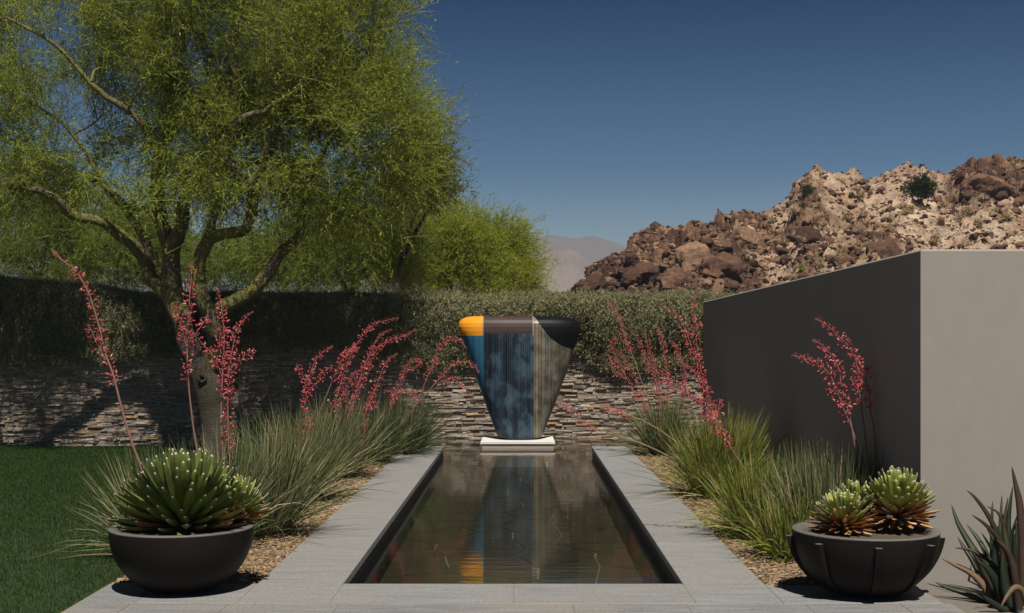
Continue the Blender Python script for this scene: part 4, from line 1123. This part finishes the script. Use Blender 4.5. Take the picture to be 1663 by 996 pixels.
clump('dark red yucca at the far left bed end, its spikes reaching towards the sculpture', 655, 737, 1000, 0.98, 0.52, 'blade_dark', (0.10, -0.02), stalks=[
    dict(path=[(778, 606), (770, 594), (756, 588), (738, 592), (722, 606), (706, 624), (690, 642), (672, 662), (652, 700)], fl=(0, 0.42), branches=[[(757, 645), (752, 632), (744, 620), (732, 614), (722, 618), (712, 622)]], tan=True),
    dict(path=[(758, 566), (748, 555), (736, 551), (722, 556), (712, 572), (704, 590), (694, 612), (680, 650), (664, 700)], fl=(0, 0.48), branches=[[(718, 590), (708, 588), (700, 596)]])])
# right bed
clump('dull green red yucca at the far right bed end with many coral spikes', 1078, 738, 1100, 0.90, 0.50, 'blade_grey', (-0.04, -0.02), stalks=[
    dict(path=[(987, 490), (1000, 508), (1010, 530), (1016, 552), (1028, 580), (1042, 620), (1056, 655), (1070, 700)], fl=(0, 0.36), dens=1.2, tan=True),
    dict(path=[(984, 548), (994, 560), (998, 575), (1010, 600), (1030, 640), (1050, 690)], fl=(0, 0.55), branches=[[(1002, 548), (997, 560), (996, 570)], [(986, 575), (994, 590), (1000, 604), (1016, 616)]], tan=True),
    dict(path=[(1022, 536), (1034, 548), (1042, 566), (1054, 592), (1066, 625), (1075, 680)], fl=(0, 0.62)),
    dict(path=[(1045, 535), (1051, 555), (1057, 575), (1066, 600), (1072, 640), (1078, 690)], fl=(0, 0.5)),
    dict(path=[(1065, 522), (1070, 540), (1078, 560), (1082, 590), (1084, 630), (1084, 690)], fl=(0, 0.62), dens=1.2),
    dict(path=[(1085, 549), (1096, 562), (1104, 580), (1110, 605), (1112, 640), (1104, 700)], fl=(0, 0.5), dens=1.3),
    dict(path=[(1008, 570), (1020, 596), (1032, 612), (1042, 640), (1056, 690)], fl=(0, 0.6))])
clump('bright green red yucca clump beside the far part of the plaster wall', 1168, 806, 1700, 0.95, 0.44, 'blade_green', (0.02, -0.03), stalks=[
    dict(path=[(1137, 470), (1128, 490), (1126, 515), (1130, 545), (1134, 580), (1142, 620), (1152, 680)], fl=(0, 0.55), branches=[[(1140, 523), (1132, 532), (1130, 548)]]),
    dict(path=[(1074, 499), (1092, 506), (1106, 522), (1114, 540), (1124, 566), (1134, 600), (1146, 660)], fl=(0, 0.5)),
    dict(path=[(1108, 590), (1124, 602), (1138, 614), (1150, 640), (1160, 690)], fl=(0, 0.6), dens=1.4),
    dict(path=[(977, 658), (990, 664), (1004, 669), (1030, 678), (1060, 692), (1100, 720), (1140, 762)], fl=(0, 0.2), dens=1.2, tan=True, dt=-0.2),
    dict(path=[(903, 652), (918, 664), (936, 676), (952, 688), (985, 702), (1030, 716), (1080, 738), (1130, 770)], fl=(0, 0.26), dens=0.9, tan=True, dt=-0.2)], root=0.24)
clump('yellow green red yucca clump in mid right bed with one long slanting stalk', 1236, 872, 1300, 0.72, 0.46, 'blade_green', (-0.05, -0.02), stalks=[
    dict(path=[(1046, 602), (1064, 604), (1088, 618), (1110, 636), (1134, 652), (1156, 672), (1172, 702), (1196, 742), (1226, 786), (1250, 815)], fl=(0, 0.55), branches=[[(1170, 648), (1166, 668), (1164, 684)], [(1134, 675), (1148, 678), (1160, 684)]], dens=1.1)])
clump('upright fine bladed red yucca clump behind the ribbed bowl with four coral spikes', 1352, 896, 1700, 0.82, 0.26, 'blade_grey', (0, 0.02), stalks=[
    dict(path=[(1324, 517), (1340, 527), (1360, 544), (1380, 566), (1391, 590), (1396, 638), (1403, 690), (1408, 740), (1411, 790)], fl=(0, 0.40), branches=[[(1382, 616), (1392, 622), (1398, 640)]], dens=1.2, r=0.006),
    dict(path=[(1321, 551), (1336, 562), (1352, 580), (1362, 600), (1367, 630), (1376, 664), (1384, 700), (1390, 770)], fl=(0, 0.36), branches=[[(1380, 656), (1376, 664), (1374, 672)]], dens=1.0, r=0.006),
    dict(path=[(1287, 577), (1306, 582), (1330, 592), (1346, 606), (1356, 628), (1368, 660), (1384, 698), (1398, 745), (1408, 790)], fl=(0, 0.42), branches=[[(1342, 640), (1352, 636), (1360, 640)]], dens=1.1, r=0.006),
    dict(path=[(1414, 594), (1408, 606), (1406, 620), (1412, 636), (1414, 668), (1420, 704), (1422, 760), (1420, 800)], fl=(0, 0.26), branches=[[(1390, 580), (1398, 596), (1402, 612)]], dens=1.2, r=0.006)], root=0.30)
clump('short yellowish red yucca clump just left of the ribbed bowl', 1283, 905, 700, 0.55, 0.46, 'blade_green', (-0.02, 0))

# ---- hill shrubs
def shrub(px, py, wp, hp, mat, n, label, name='shrub', group=None, L=0.3):
    p = slope_at(px, py); s = p[1] / F; rx, rz = wp * s / 2, hp * s
    o = MB(); q = unit(rng.normal(size=(n, 3))) * rng.random((n, 1)) ** 0.4
    cs_ = np.stack([rng.uniform(-0.6, 0.6, 7), rng.uniform(-0.6, 0.6, 7), rng.uniform(-0.25, 0.6, 7)], 1); kq = rng.integers(0, 7, n)
    b = (q * rng.uniform(0.35, 0.6, 7)[kq][:, None] + cs_[kq]) * (rx, rx, rz / 2) + V(0, 0, rz * 0.40); b[:, 2] = np.abs(b[:, 2])
    leaves(o, b, unit(q + rng.normal(0, 0.5, (n, 3)) + V(0, 0, 0.4)), rng.uniform(0.5, 1.2, n) * L, 0.035 * L / 0.3)
    t = MB()
    for a in np.linspace(0, 6.28, 7)[:-1]:
        t.tube(np.array([(0, 0, -0.2), (rx * 0.3 * math.cos(a), rx * 0.3 * math.sin(a), rz * 0.3), (rx * 0.7 * math.cos(a), rx * 0.7 * math.sin(a), rz * 0.7)]), [0.04, 0.03, 0.012], 4)
    e_ = thing(name, label, 'shrub', p, group)
    t.build('stems', M['dry' if mat == 'dry' else 'limb'], e_); o.build('crown', M[mat], e_, kind='stuff')
shrub(1495, 330, 50, 46, 'shrub', 3600, 'dark green shrub standing alone high on the rocky hill', L=0.28)
shrub(1310, 318, 24, 16, 'shrub', 420, 'small green shrub by the crag at the left end of the high ridge', L=0.25)
shrub(1303, 448, 10, 8, 'palo2', 200, 'tiny bright green shrub low on the hill above the dark wall top', L=0.2)
for i in range(30):
    while True:
        u = rng.uniform(1230, 1675); top = HY - ridge(u); py = rng.uniform(top + 8, 480)
        lim = np.interp(u, [1142, 1495], [490, 405])
        if py < lim: break
    shrub(u, py, rng.uniform(11, 19), rng.uniform(7, 11), 'dry', 150, 'small dry tan tuft of brush on the rocky hill ' + ('left of the crag' if u < 1300 else 'between crag and lone dark shrub' if u < 1460 else 'right of the lone dark shrub'), 'dry_brush', 'dry tan brush on the rocky hill', L=0.35)

# ================================================================== PLANTERS, AGAVES, ALOE
def lathe(prof, n=72):
    pr = np.array(prof, float); a = np.arange(n) * 2 * math.pi / n
    v_ = np.stack([pr[:, None, 0] * np.cos(a), pr[:, None, 0] * np.sin(a), np.broadcast_to(pr[:, 1:2], (len(pr), n))], -1).reshape(-1, 3)
    k_ = np.arange(n); k2 = (k_ + 1) % n
    f = np.concatenate([np.stack([i_ * n + k_, i_ * n + k2, (i_ + 1) * n + k2, (i_ + 1) * n + k_], 1) for i_ in range(len(pr) - 1)])
    return v_, f
PR, PH = 0.455, 0.405
def bowl_r(z): return 0.16 + (PR - 0.16) * (1 - (1 - np.clip(z / PH, 0, 1)) ** 2.1) ** 0.62
def planter(name, label, loc, fins):
    t = thing(name, label, 'planter', loc, 'bronze bowl planters on the terrace')
    zs = np.linspace(0.0, PH - 0.006, 18)
    m = MB(); m.add(*lathe([(0.0, 0.002), (0.155, 0.002)] + [(float(bowl_r(z)), z + 0.002) for z in zs])); m.build('bowl', M['bronze'], t, smooth=True)
    m = MB(); m.add(*lathe([(PR, PH - 0.006), (PR + 0.001, PH), (PR - 0.004, PH + 0.004), (PR - 0.066, PH + 0.001), (PR - 0.07, PH - 0.05)])); m.build('rim', M['rim'], t, smooth=True)
    m = MB(); m.add(*lathe([(0, PH - 0.015), (PR * 0.5, PH - 0.01), (PR - 0.05, PH - 0.022)], 40)); m.build('soil', M['soil'], t, smooth=True)
    for a in fins:
        m = MB(); z = np.linspace(0.03, PH - 0.045, 12); ca, sa = math.cos(a), math.sin(a); hw = 0.020
        v_ = []
        for zz in z:
            r1 = float(bowl_r(zz)); r2 = r1 + 0.006 + 0.034 * ((zz - 0.03) / (PH - 0.075)) ** 0.7
            for rr, s_ in ((r1 - 0.01, -hw), (r2, -hw), (r2, hw), (r1 - 0.01, hw)):
                v_.append((rr * ca - s_ * sa, rr * sa + s_ * ca, zz))
        f = [(i_ * 4 + j_, i_ * 4 + (j_ + 1) % 4, i_ * 4 + 4 + (j_ + 1) % 4, i_ * 4 + 4 + j_) for i_ in range(11) for j_ in range(4)] + [(44, 45, 46, 47)]
        m.add(v_, f[:-1]); m.add(np.array(v_[-4:]) + (0, 0, 0.0005), [(0, 1, 2, 3)], 1); m.build('fin', [M['bronze'], M['rim']], t)  # fin top in the paler rim colour, painting in the sunlight it catches
    return t
LP, RP = V(-2.187, 8.33, 0.0), V(2.178, 8.20, 0.0)
planter('bowl_planter', 'smooth plain dark bronze bowl planter on the paving left of the pool', LP, [])
planter('bowl_planter', 'dark bronze bowl planter with raised ribs on the paving right of the pool', RP, [R(-95 + 45 * i_) for i_ in range(8)])

def agave_leaf(mat, tipmat, width=0.13, thick=0.075, blunt=True):
    """unit leaf along +z, upper face towards -x"""
    zs = [0.0, 0.25, 0.5, 0.72, 0.86, 0.935, 0.975, 1.0]; ws = [0.80, 0.92, 1.0, 1.0, 0.92, 0.72, 0.42, 0.10] if blunt else [0.85, 0.96, 1.0, 0.93, 0.76, 0.54, 0.30, 0.06]
    m = MB(); v_ = []
    for z, w_ in zip(zs, ws):
        c = -0.10 * z * z
        v_ += [(c, -width * w_ / 2, z), (c - 0.0 + thick * 0.10 * w_, 0, z), (c, width * w_ / 2, z), (c + thick * w_, 0.0, z)]
    f = [(i_ * 4 + j_, i_ * 4 + (j_ + 1) % 4, i_ * 4 + 4 + (j_ + 1) % 4, i_ * 4 + 4 + j_) for i_ in range(7) for j_ in range(4)]
    m.add(v_, np.array(f[:24])); m.f.append((np.array(f[24:]), 1))
    if blunt and mat != 'agave_dead':      # pale horny margin along both edges
        for sgn in (-1, 1):
            e_ = [(-0.10 * z * z, sgn * width * w_ / 2 * 1.02, z) for z, w_ in zip(zs[2:7], ws[2:7])]; g_ = [(x - 0.004, y * 0.90, z) for x, y, z in e_]
            m.add(e_ + g_, [(i_, i_ + 1, i_ + 6, i_ + 5) for i_ in range(4)], 1)
    return m.mesh('leaf', [M[mat], M[tipmat]], False)
AG = {'agave': agave_leaf('agave', 'tip', 0.140, 0.06, False), 'bright': agave_leaf('agave_bright', 'tip', 0.185, 0.07), 'dead': agave_leaf('agave_dead', 'deadtip', 0.185, 0.06)}
def agave(label, c, rad, height, n, kind, dead_from, maxa=104, seed=0, thin=1.0):
    r_ = np.random.default_rng(seed)
    t = thing('agave', label, 'agave', c, 'agaves in the bowl planters')
    for i_ in range(n):
        f = (i_ + 0.5) / n
        th = R(4 + (maxa - 4) * f ** 0.62) + r_.normal(0, 0.05); ph = i_ * 2.39996 + r_.normal(0, 0.08)
        d = Vector((math.sin(th) * math.cos(ph), math.sin(th) * math.sin(ph), math.cos(th)))
        L = 1 / math.sqrt((math.sin(th) / rad) ** 2 + (math.cos(th) / height) ** 2) * r_.uniform(0.9, 1.06)
        if math.cos(th) < 0: L = rad * r_.uniform(0.85, 1.0)
        deg = math.degrees(th)
        kd = 'dead' if deg > dead_from + r_.normal(0, 7) else kind
        if kd == 'dead': L *= r_.uniform(0.72, 1.06)
        o = link('dead_leaf' if kd == 'dead' else 'leaf', AG[kd], t)
        x = Vector((math.cos(th) * math.cos(ph), math.cos(th) * math.sin(ph), -math.sin(th)))   # away from the axis: keel side
        y = d.cross(x)
        m = Matrix((x, y, d)).transposed().to_4x4()
        o.rotation_euler = m.to_euler()
        sw = rad * thin * r_.uniform(0.9, 1.15)
        o.scale = (sw * 0.9, sw * (0.75 if kd == 'dead' else 1.0), L)
        o.location = d * (0.03 * rad / 0.4)
    return t
agave('large dark green white tipped agave filling the plain bowl', LP + V(0.015, 0.0, PH + 0.02), 0.43, 0.455, 185, 'agave', 90, 99, 1)
agave('smaller yellow green agave with browned leaves squeezed in beside the large dark one', LP + V(0.31, 0.14, PH + 0.05), 0.23, 0.25, 105, 'bright', 72, 104, 2, 1.05)
agave('largest agave of the ribbed bowl, green top over a skirt of orange dead leaves', RP + V(0.205, 0.02, PH + 0.10), 0.24, 0.275, 200, 'bright', 70, 116, 3, 1.0)
agave('front left agave of the ribbed bowl with brown lower leaves', RP + V(-0.160, -0.08, PH + 0.045), 0.205, 0.195, 160, 'bright', 66, 110, 4, 1.0)
agave('small half hidden agave between the two others at the back of the ribbed bowl', RP + V(-0.035, 0.10, PH + 0.09), 0.21, 0.20, 110, 'bright', 72, 114, 5, 1.0)

# aloe at the right edge
aloe = thing('aloe', 'large sprawling aloe with reddish curved leaves at the foot of the plaster wall', 'aloe', (2.99, 7.95, -0.01))
AB = V(2.99, 7.95, 0)
def aloe_leaf(path, w0, mat, d0=0.0, d1=0.0, name='leaf', D=None):
    """thick tapering channelled leaf along a pixel path from base to tip"""
    Dm = D or AB[1]
    n0 = len(path)
    q = smooth_line([at(px, py, Dm + d0 + (d1 - d0) * i_ / (n0 - 1)) for i_, (px, py) in enumerate(path)], 5)
    n = len(q); s = np.linspace(0, 1, n)
    w_ = 0.62 * w0 * (0.75 + 0.5 * s - 0.3 * s) * (1 - s ** 1.6) ** 0.75 + 0.0015
    tn = unit(np.gradient(q, axis=0)); vd = unit(V(0, -1, 0.35))
    side = unit(np.cross(tn, vd)); nr = np.cross(side, tn)
    m = MB(); v_ = np.stack([q - side * w_[:, None], q + nr * (w_ * 0.12)[:, None], q + side * w_[:, None], q - nr * (w_ * 0.62)[:, None]], 1).reshape(-1, 3)
    f = [(i_ * 4 + j_, i_ * 4 + (j_ + 1) % 4, i_ * 4 + 4 + (j_ + 1) % 4, i_ * 4 + 4 + j_) for i_ in range(n - 1) for j_ in range(4)]
    m.add(local(aloe, v_), f)
    return m.build(name, M[mat], aloe, smooth=True)
for path, w0, mat, d0, d1 in [
    ([(1612, 990), (1603, 945), (1590, 908), (1573, 880), (1556, 850), (1545, 820)], 0.060, 'aloe', 0.1, 0.35),
    ([(1640, 985), (1632, 930), (1625, 880), (1605, 838), (1585, 810), (1570, 796)], 0.040, 'aloe_red', 0.0, 0.1),
    ([(1650, 985), (1645, 920), (1622, 876), (1600, 852), (1578, 836)], 0.038, 'aloe_red', -0.1, -0.1),
    ([(1625, 985), (1612, 940), (1602, 900), (1586, 872), (1569, 851)], 0.045, 'aloe', 0.2, 0.4),
    ([(1610, 985), (1596, 945), (1580, 912), (1566, 890), (1555, 872)], 0.042, 'aloe', 0.25, 0.45),
    ([(1615, 988), (1600, 955), (1578, 932), (1552, 918), (1528, 906)], 0.048, 'aloe_dry', 0.0, 0.1),
    ([(1612, 990), (1588, 972), (1562, 962), (1540, 955), (1519, 946)], 0.042, 'aloe', 0.0, 0.15),
    ([(1660, 985), (1662, 930), (1660, 870), (1656, 820), (1650, 790), (1643, 758)], 0.062, 'aloe_red', -0.2, -0.2),
    ([(1640, 985), (1640, 930), (1640, 880), (1638, 850), (1641, 815), (1645, 790)], 0.040, 'aloe', 0.25, 0.4),
    ([(1628, 985), (1624, 940), (1622, 900), (1624, 860), (1626, 828), (1627, 804)], 0.034, 'aloe', 0.3, 0.45),
    ([(1635, 985), (1633, 930), (1630, 880), (1632, 840), (1637, 808)], 0.036, 'aloe_red', 0.15, 0.25),
    ([(1618, 985), (1612, 930), (1611, 880), (1611, 840), (1612, 814)], 0.032, 'aloe', 0.35, 0.5),
    ([(1648, 985), (1640, 940), (1640, 910), (1634, 870), (1622, 835), (1602, 822)], 0.032, 'aloe_red', 0.1, 0.1),
    ([(1655, 990), (1650, 950), (1645, 920), (1636, 895), (1618, 876)], 0.050, 'aloe_red', -0.3, -0.35),
    ([(1670, 990), (1660, 960), (1648, 955), (1636, 968), (1626, 985)], 0.042, 'aloe_dry', -0.35, -0.5),
    ([(1660, 985), (1640, 950), (1622, 920), (1600, 906), (1575, 893), (1550, 890)], 0.040, 'aloe_red', 0.1, 0.2),
    ([(1668, 988), (1656, 940), (1652, 900), (1652, 868), (1650, 846)], 0.048, 'aloe', 0.1, 0.15),
    ([(1632, 990), (1622, 955), (1612, 935), (1600, 920), (1588, 912)], 0.062, 'aloe', -0.1, -0.1),
    ([(1648, 992), (1636, 965), (1630, 930), (1628, 905)], 0.070, 'aloe', -0.15, -0.1),
    ([(1690, 990), (1680, 930), (1684, 880), (1678, 820)], 0.065, 'aloe', 0.0, 0.1),
    ([(1690, 990), (1700, 920), (1716, 870), (1740, 830)], 0.06, 'aloe_red', 0.0, 0.1),
    ([(1640, 995), (1615, 988), (1590, 990), (1570, 994)], 0.04, 'aloe_dry', -0.1, -0.2),
    ([(1660, 995), (1630, 990), (1605, 975), (1596, 968)], 0.05, 'aloe', -0.25, -0.3)]:
    aloe_leaf(path, w0, mat, d0, d1)
for i_ in range(40):      # the crowded inner leaves
    bx, tx = rng.uniform(1608, 1690), rng.uniform(-62, 50); hgt = rng.uniform(60, 165); d0 = rng.uniform(-0.1, 0.45)
    aloe_leaf([(bx, 992), (bx + tx * 0.25, 992 - hgt * 0.4), (bx + tx * 0.6, 992 - hgt * 0.75), (bx + tx, 992 - hgt)], rng.uniform(0.03, 0.06), 'aloe' if rng.random() < 0.8 else 'aloe_red', d0, d0 + rng.uniform(-0.1, 0.15))

# ================================================================== SCULPTURE ON ITS PLINTH
SD = 21.25
SX, S0 = (843.0 - CX) * SD / F, EYE - (716.5 - HY) * (SD - 0.2) / F
s_px = SD / F
pl = thing('plinth', 'low pale stone plinth standing in the water under the sculpture', 'plinth', (SX - 0.02, SD, WATER))
m = MB(); m.box(-0.575, 0.575, -0.44, 0.46, -0.30, 0.055); m.build('plinth_foot', M['plinthfoot'], pl)
m = MB(); xs = np.linspace(-0.60, 0.60, 25); zt = lambda x: 0.112 + 0.032 * np.clip((np.abs(x) - 0.12) / 0.46, 0, 1) ** 1.6
v_ = []
for x in xs:
    tp = zt(x) if abs(x) < 0.575 else 0.138
    v_ += [(x, -0.46, 0.072), (x, -0.46, 0.104), (x * 0.965, 0.40, tp), (x, 0.47, 0.072)]
f = [(i_ * 4 + j_, (i_ + 1) * 4 + j_, (i_ + 1) * 4 + (j_ + 1) % 4, i_ * 4 + (j_ + 1) % 4) for i_ in range(24) for j_ in range(4)] + [(0, 1, 2, 3), (99, 98, 97, 96)]
m.add(v_, f); m.build('plinth_slab', M['plinth'], pl)

HT = (716.5 - 516.5) * s_px                      # height
sc = thing('sculpture', 'tall glazed ceramic sculpture tapering to its base, yellow, copper, black and dripped blue', 'sculpture', (SX, SD + 0.12, S0 + 0.012))
def prof(z):
    """half width left, half width right, half depth at height z (m)"""
    py = 716.5 - z / s_px
    yl = [516.4, 517.5, 519.5, 523, 528, 534, 541, 550, 600, 660, 700, 708, 713, 716.5]
    l = np.interp(py, yl, [768, 758, 752, 747, 744.2, 743.5, 745, 748.5, 766.8, 788.5, 803, 806, 809, 818])
    r = np.interp(py, yl, [905, 922, 930, 936.5, 941, 942.6, 942.3, 939.5, 923.5, 901.5, 885.5, 882.5, 879, 870])
    fd = np.interp(py, yl, [0.20, 0.30, 0.36, 0.41, 0.445, 0.46, 0.465, 0.462, 0.40, 0.31, 0.255, 0.243, 0.23, 0.19])
    return (843 - l) * s_px, (r - 843) * s_px, fd
def surf(x, z, front=True):
    wl, wr, d = prof(z)
    s = np.where(x < 0, -x / wl, x / wr); s = np.clip(s, 0, 1)
    y = d * (1 - s ** 3.6) ** (1 / 2.6)
    return np.stack([x, -y if front else y, z], -1)
def patch(name, mat, xl, xr, zlo, zhi, nx=40, nz=70, front=True, parent=sc):
    """part of the surface between two x limits and two z limits (functions of z / of the fraction across)"""
    a = np.linspace(0, 1, nx); b = np.linspace(0, 1, nz)
    A, B = np.meshgrid(a, b, indexing='ij')
    z = zlo(A) + (zhi(A) - zlo(A)) * B
    x0_, x1_ = xl(z), xr(z)
    w1, w2, _ = prof(z)
    s0 = np.where(x0_ < 0, x0_ / w1, x0_ / w2); s1 = np.where(x1_ < 0, x1_ / w1, x1_ / w2)
    t0_ = np.arcsin(np.clip(s0, -1, 1)); t1_ = np.arcsin(np.clip(s1, -1, 1))
    s = np.sin(t0_ + (t1_ - t0_) * A); x = np.where(s < 0, s * w1, s * w2)
    p = surf(x, z, front)
    i_ = np.arange(A.size).reshape(A.shape)
    f = np.stack([i_[:-1, :-1], i_[1:, :-1], i_[1:, 1:], i_[:-1, 1:]], -1).reshape(-1, 4)
    if not front: f = f[:, ::-1]
    m = MB(); m.add(p.reshape(-1, 3), f)
    return m.build(name, M[mat], parent, smooth=True)
X_ = lambda px: (lambda z: np.full_like(z, (px - 843) * s_px))
Z_ = lambda py: (lambda a: np.full_like(a, (716.5 - py) * s_px))
LE = lambda z: -prof(z)[0]
RE = lambda z: prof(z)[1]
patch('yellow_panel', 'g_yellow', LE, X_(784.5), Z_(548), Z_(516.4))
patch('blue_panel', 'g_blue', LE, lambda z: np.maximum(LE(z) * 0.9999, (786.5 - 843) * s_px), Z_(715.9), Z_(548))
patch('glaze_line', 'g_line', X_(784.5), X_(786.5), Z_(548), Z_(516.4), 6)
patch('copper_panel', 'g_copper', X_(786.5), X_(864.5), Z_(545), Z_(516.4))
patch('drip_panel', 'g_dark', lambda z: np.maximum(LE(z) * 0.9999, (786.5 - 843) * s_px), X_(866.5), Z_(715.9), Z_(548), 70)
patch('drip_top', 'g_dark', X_(786.5), X_(864.5), Z_(548), Z_(545), 40, 6)
# black panel above a curve; gold striped panel below it
cpx = [866.5, 869, 874, 881, 893, 904, 911, 920, 928, 942]; cpy = [516.4, 519, 527, 537, 552, 560, 564, 567.5, 570, 573]
def curve_x(z):
    py = 716.5 - z / s_px
    return (np.interp(py, cpy, cpx) - 843) * s_px
patch('black_panel', 'g_black', lambda z: np.minimum(curve_x(z), RE(z) * 0.9999), RE, Z_(572), Z_(516.4), 50, 90)
patch('striped_panel', 'g_gold', lambda z: np.full_like(z, (866.5 - 843) * s_px), lambda z: np.minimum(np.where(716.5 - z / s_px < 572, curve_x(z), RE(z)), RE(z)), Z_(715.9), Z_(516.4), 40, 140)
patch('pale_edge', 'g_line', X_(864.5), X_(866.5), Z_(548), Z_(516.4), 5, 40)
patch('back', 'g_back', LE, RE, Z_(715.9), Z_(516.4), 60, 90, front=False)
m = MB()      # top and foot caps
for z in (HT * 0.9999, (716.5 - 715.9) * s_px):
    n = 40; wl, wr, d = prof(np.array([z])); th = np.linspace(0, math.pi, n); x = np.where(np.cos(th) > 0, np.cos(th) * wr, np.cos(th) * wl)
    a_ = surf(x, np.full(n, z), True); b_ = surf(x[::-1], np.full(n, z), False)
    m.add(np.vstack([a_, b_[1:-1]]), [list(range(2 * n - 2))])
m.build('top', M['g_back'], sc)

# ================================================================== HAZE
m = MB(); m.box(-3100, 3100, -3100, 3100, -1.5, 78)
k = NT('haze')
pv = k.n('VolumePrincipled')
pv.inputs['Color'].default_value = (0.27, 0.37, 0.50, 1)
pv.inputs['Density'].default_value = 0.0005
k.t.links.new(pv.outputs[0], k.out.inputs['Volume'])
k.t.nodes.remove(k.b)
m.build('haze', k.m, kind='stuff')
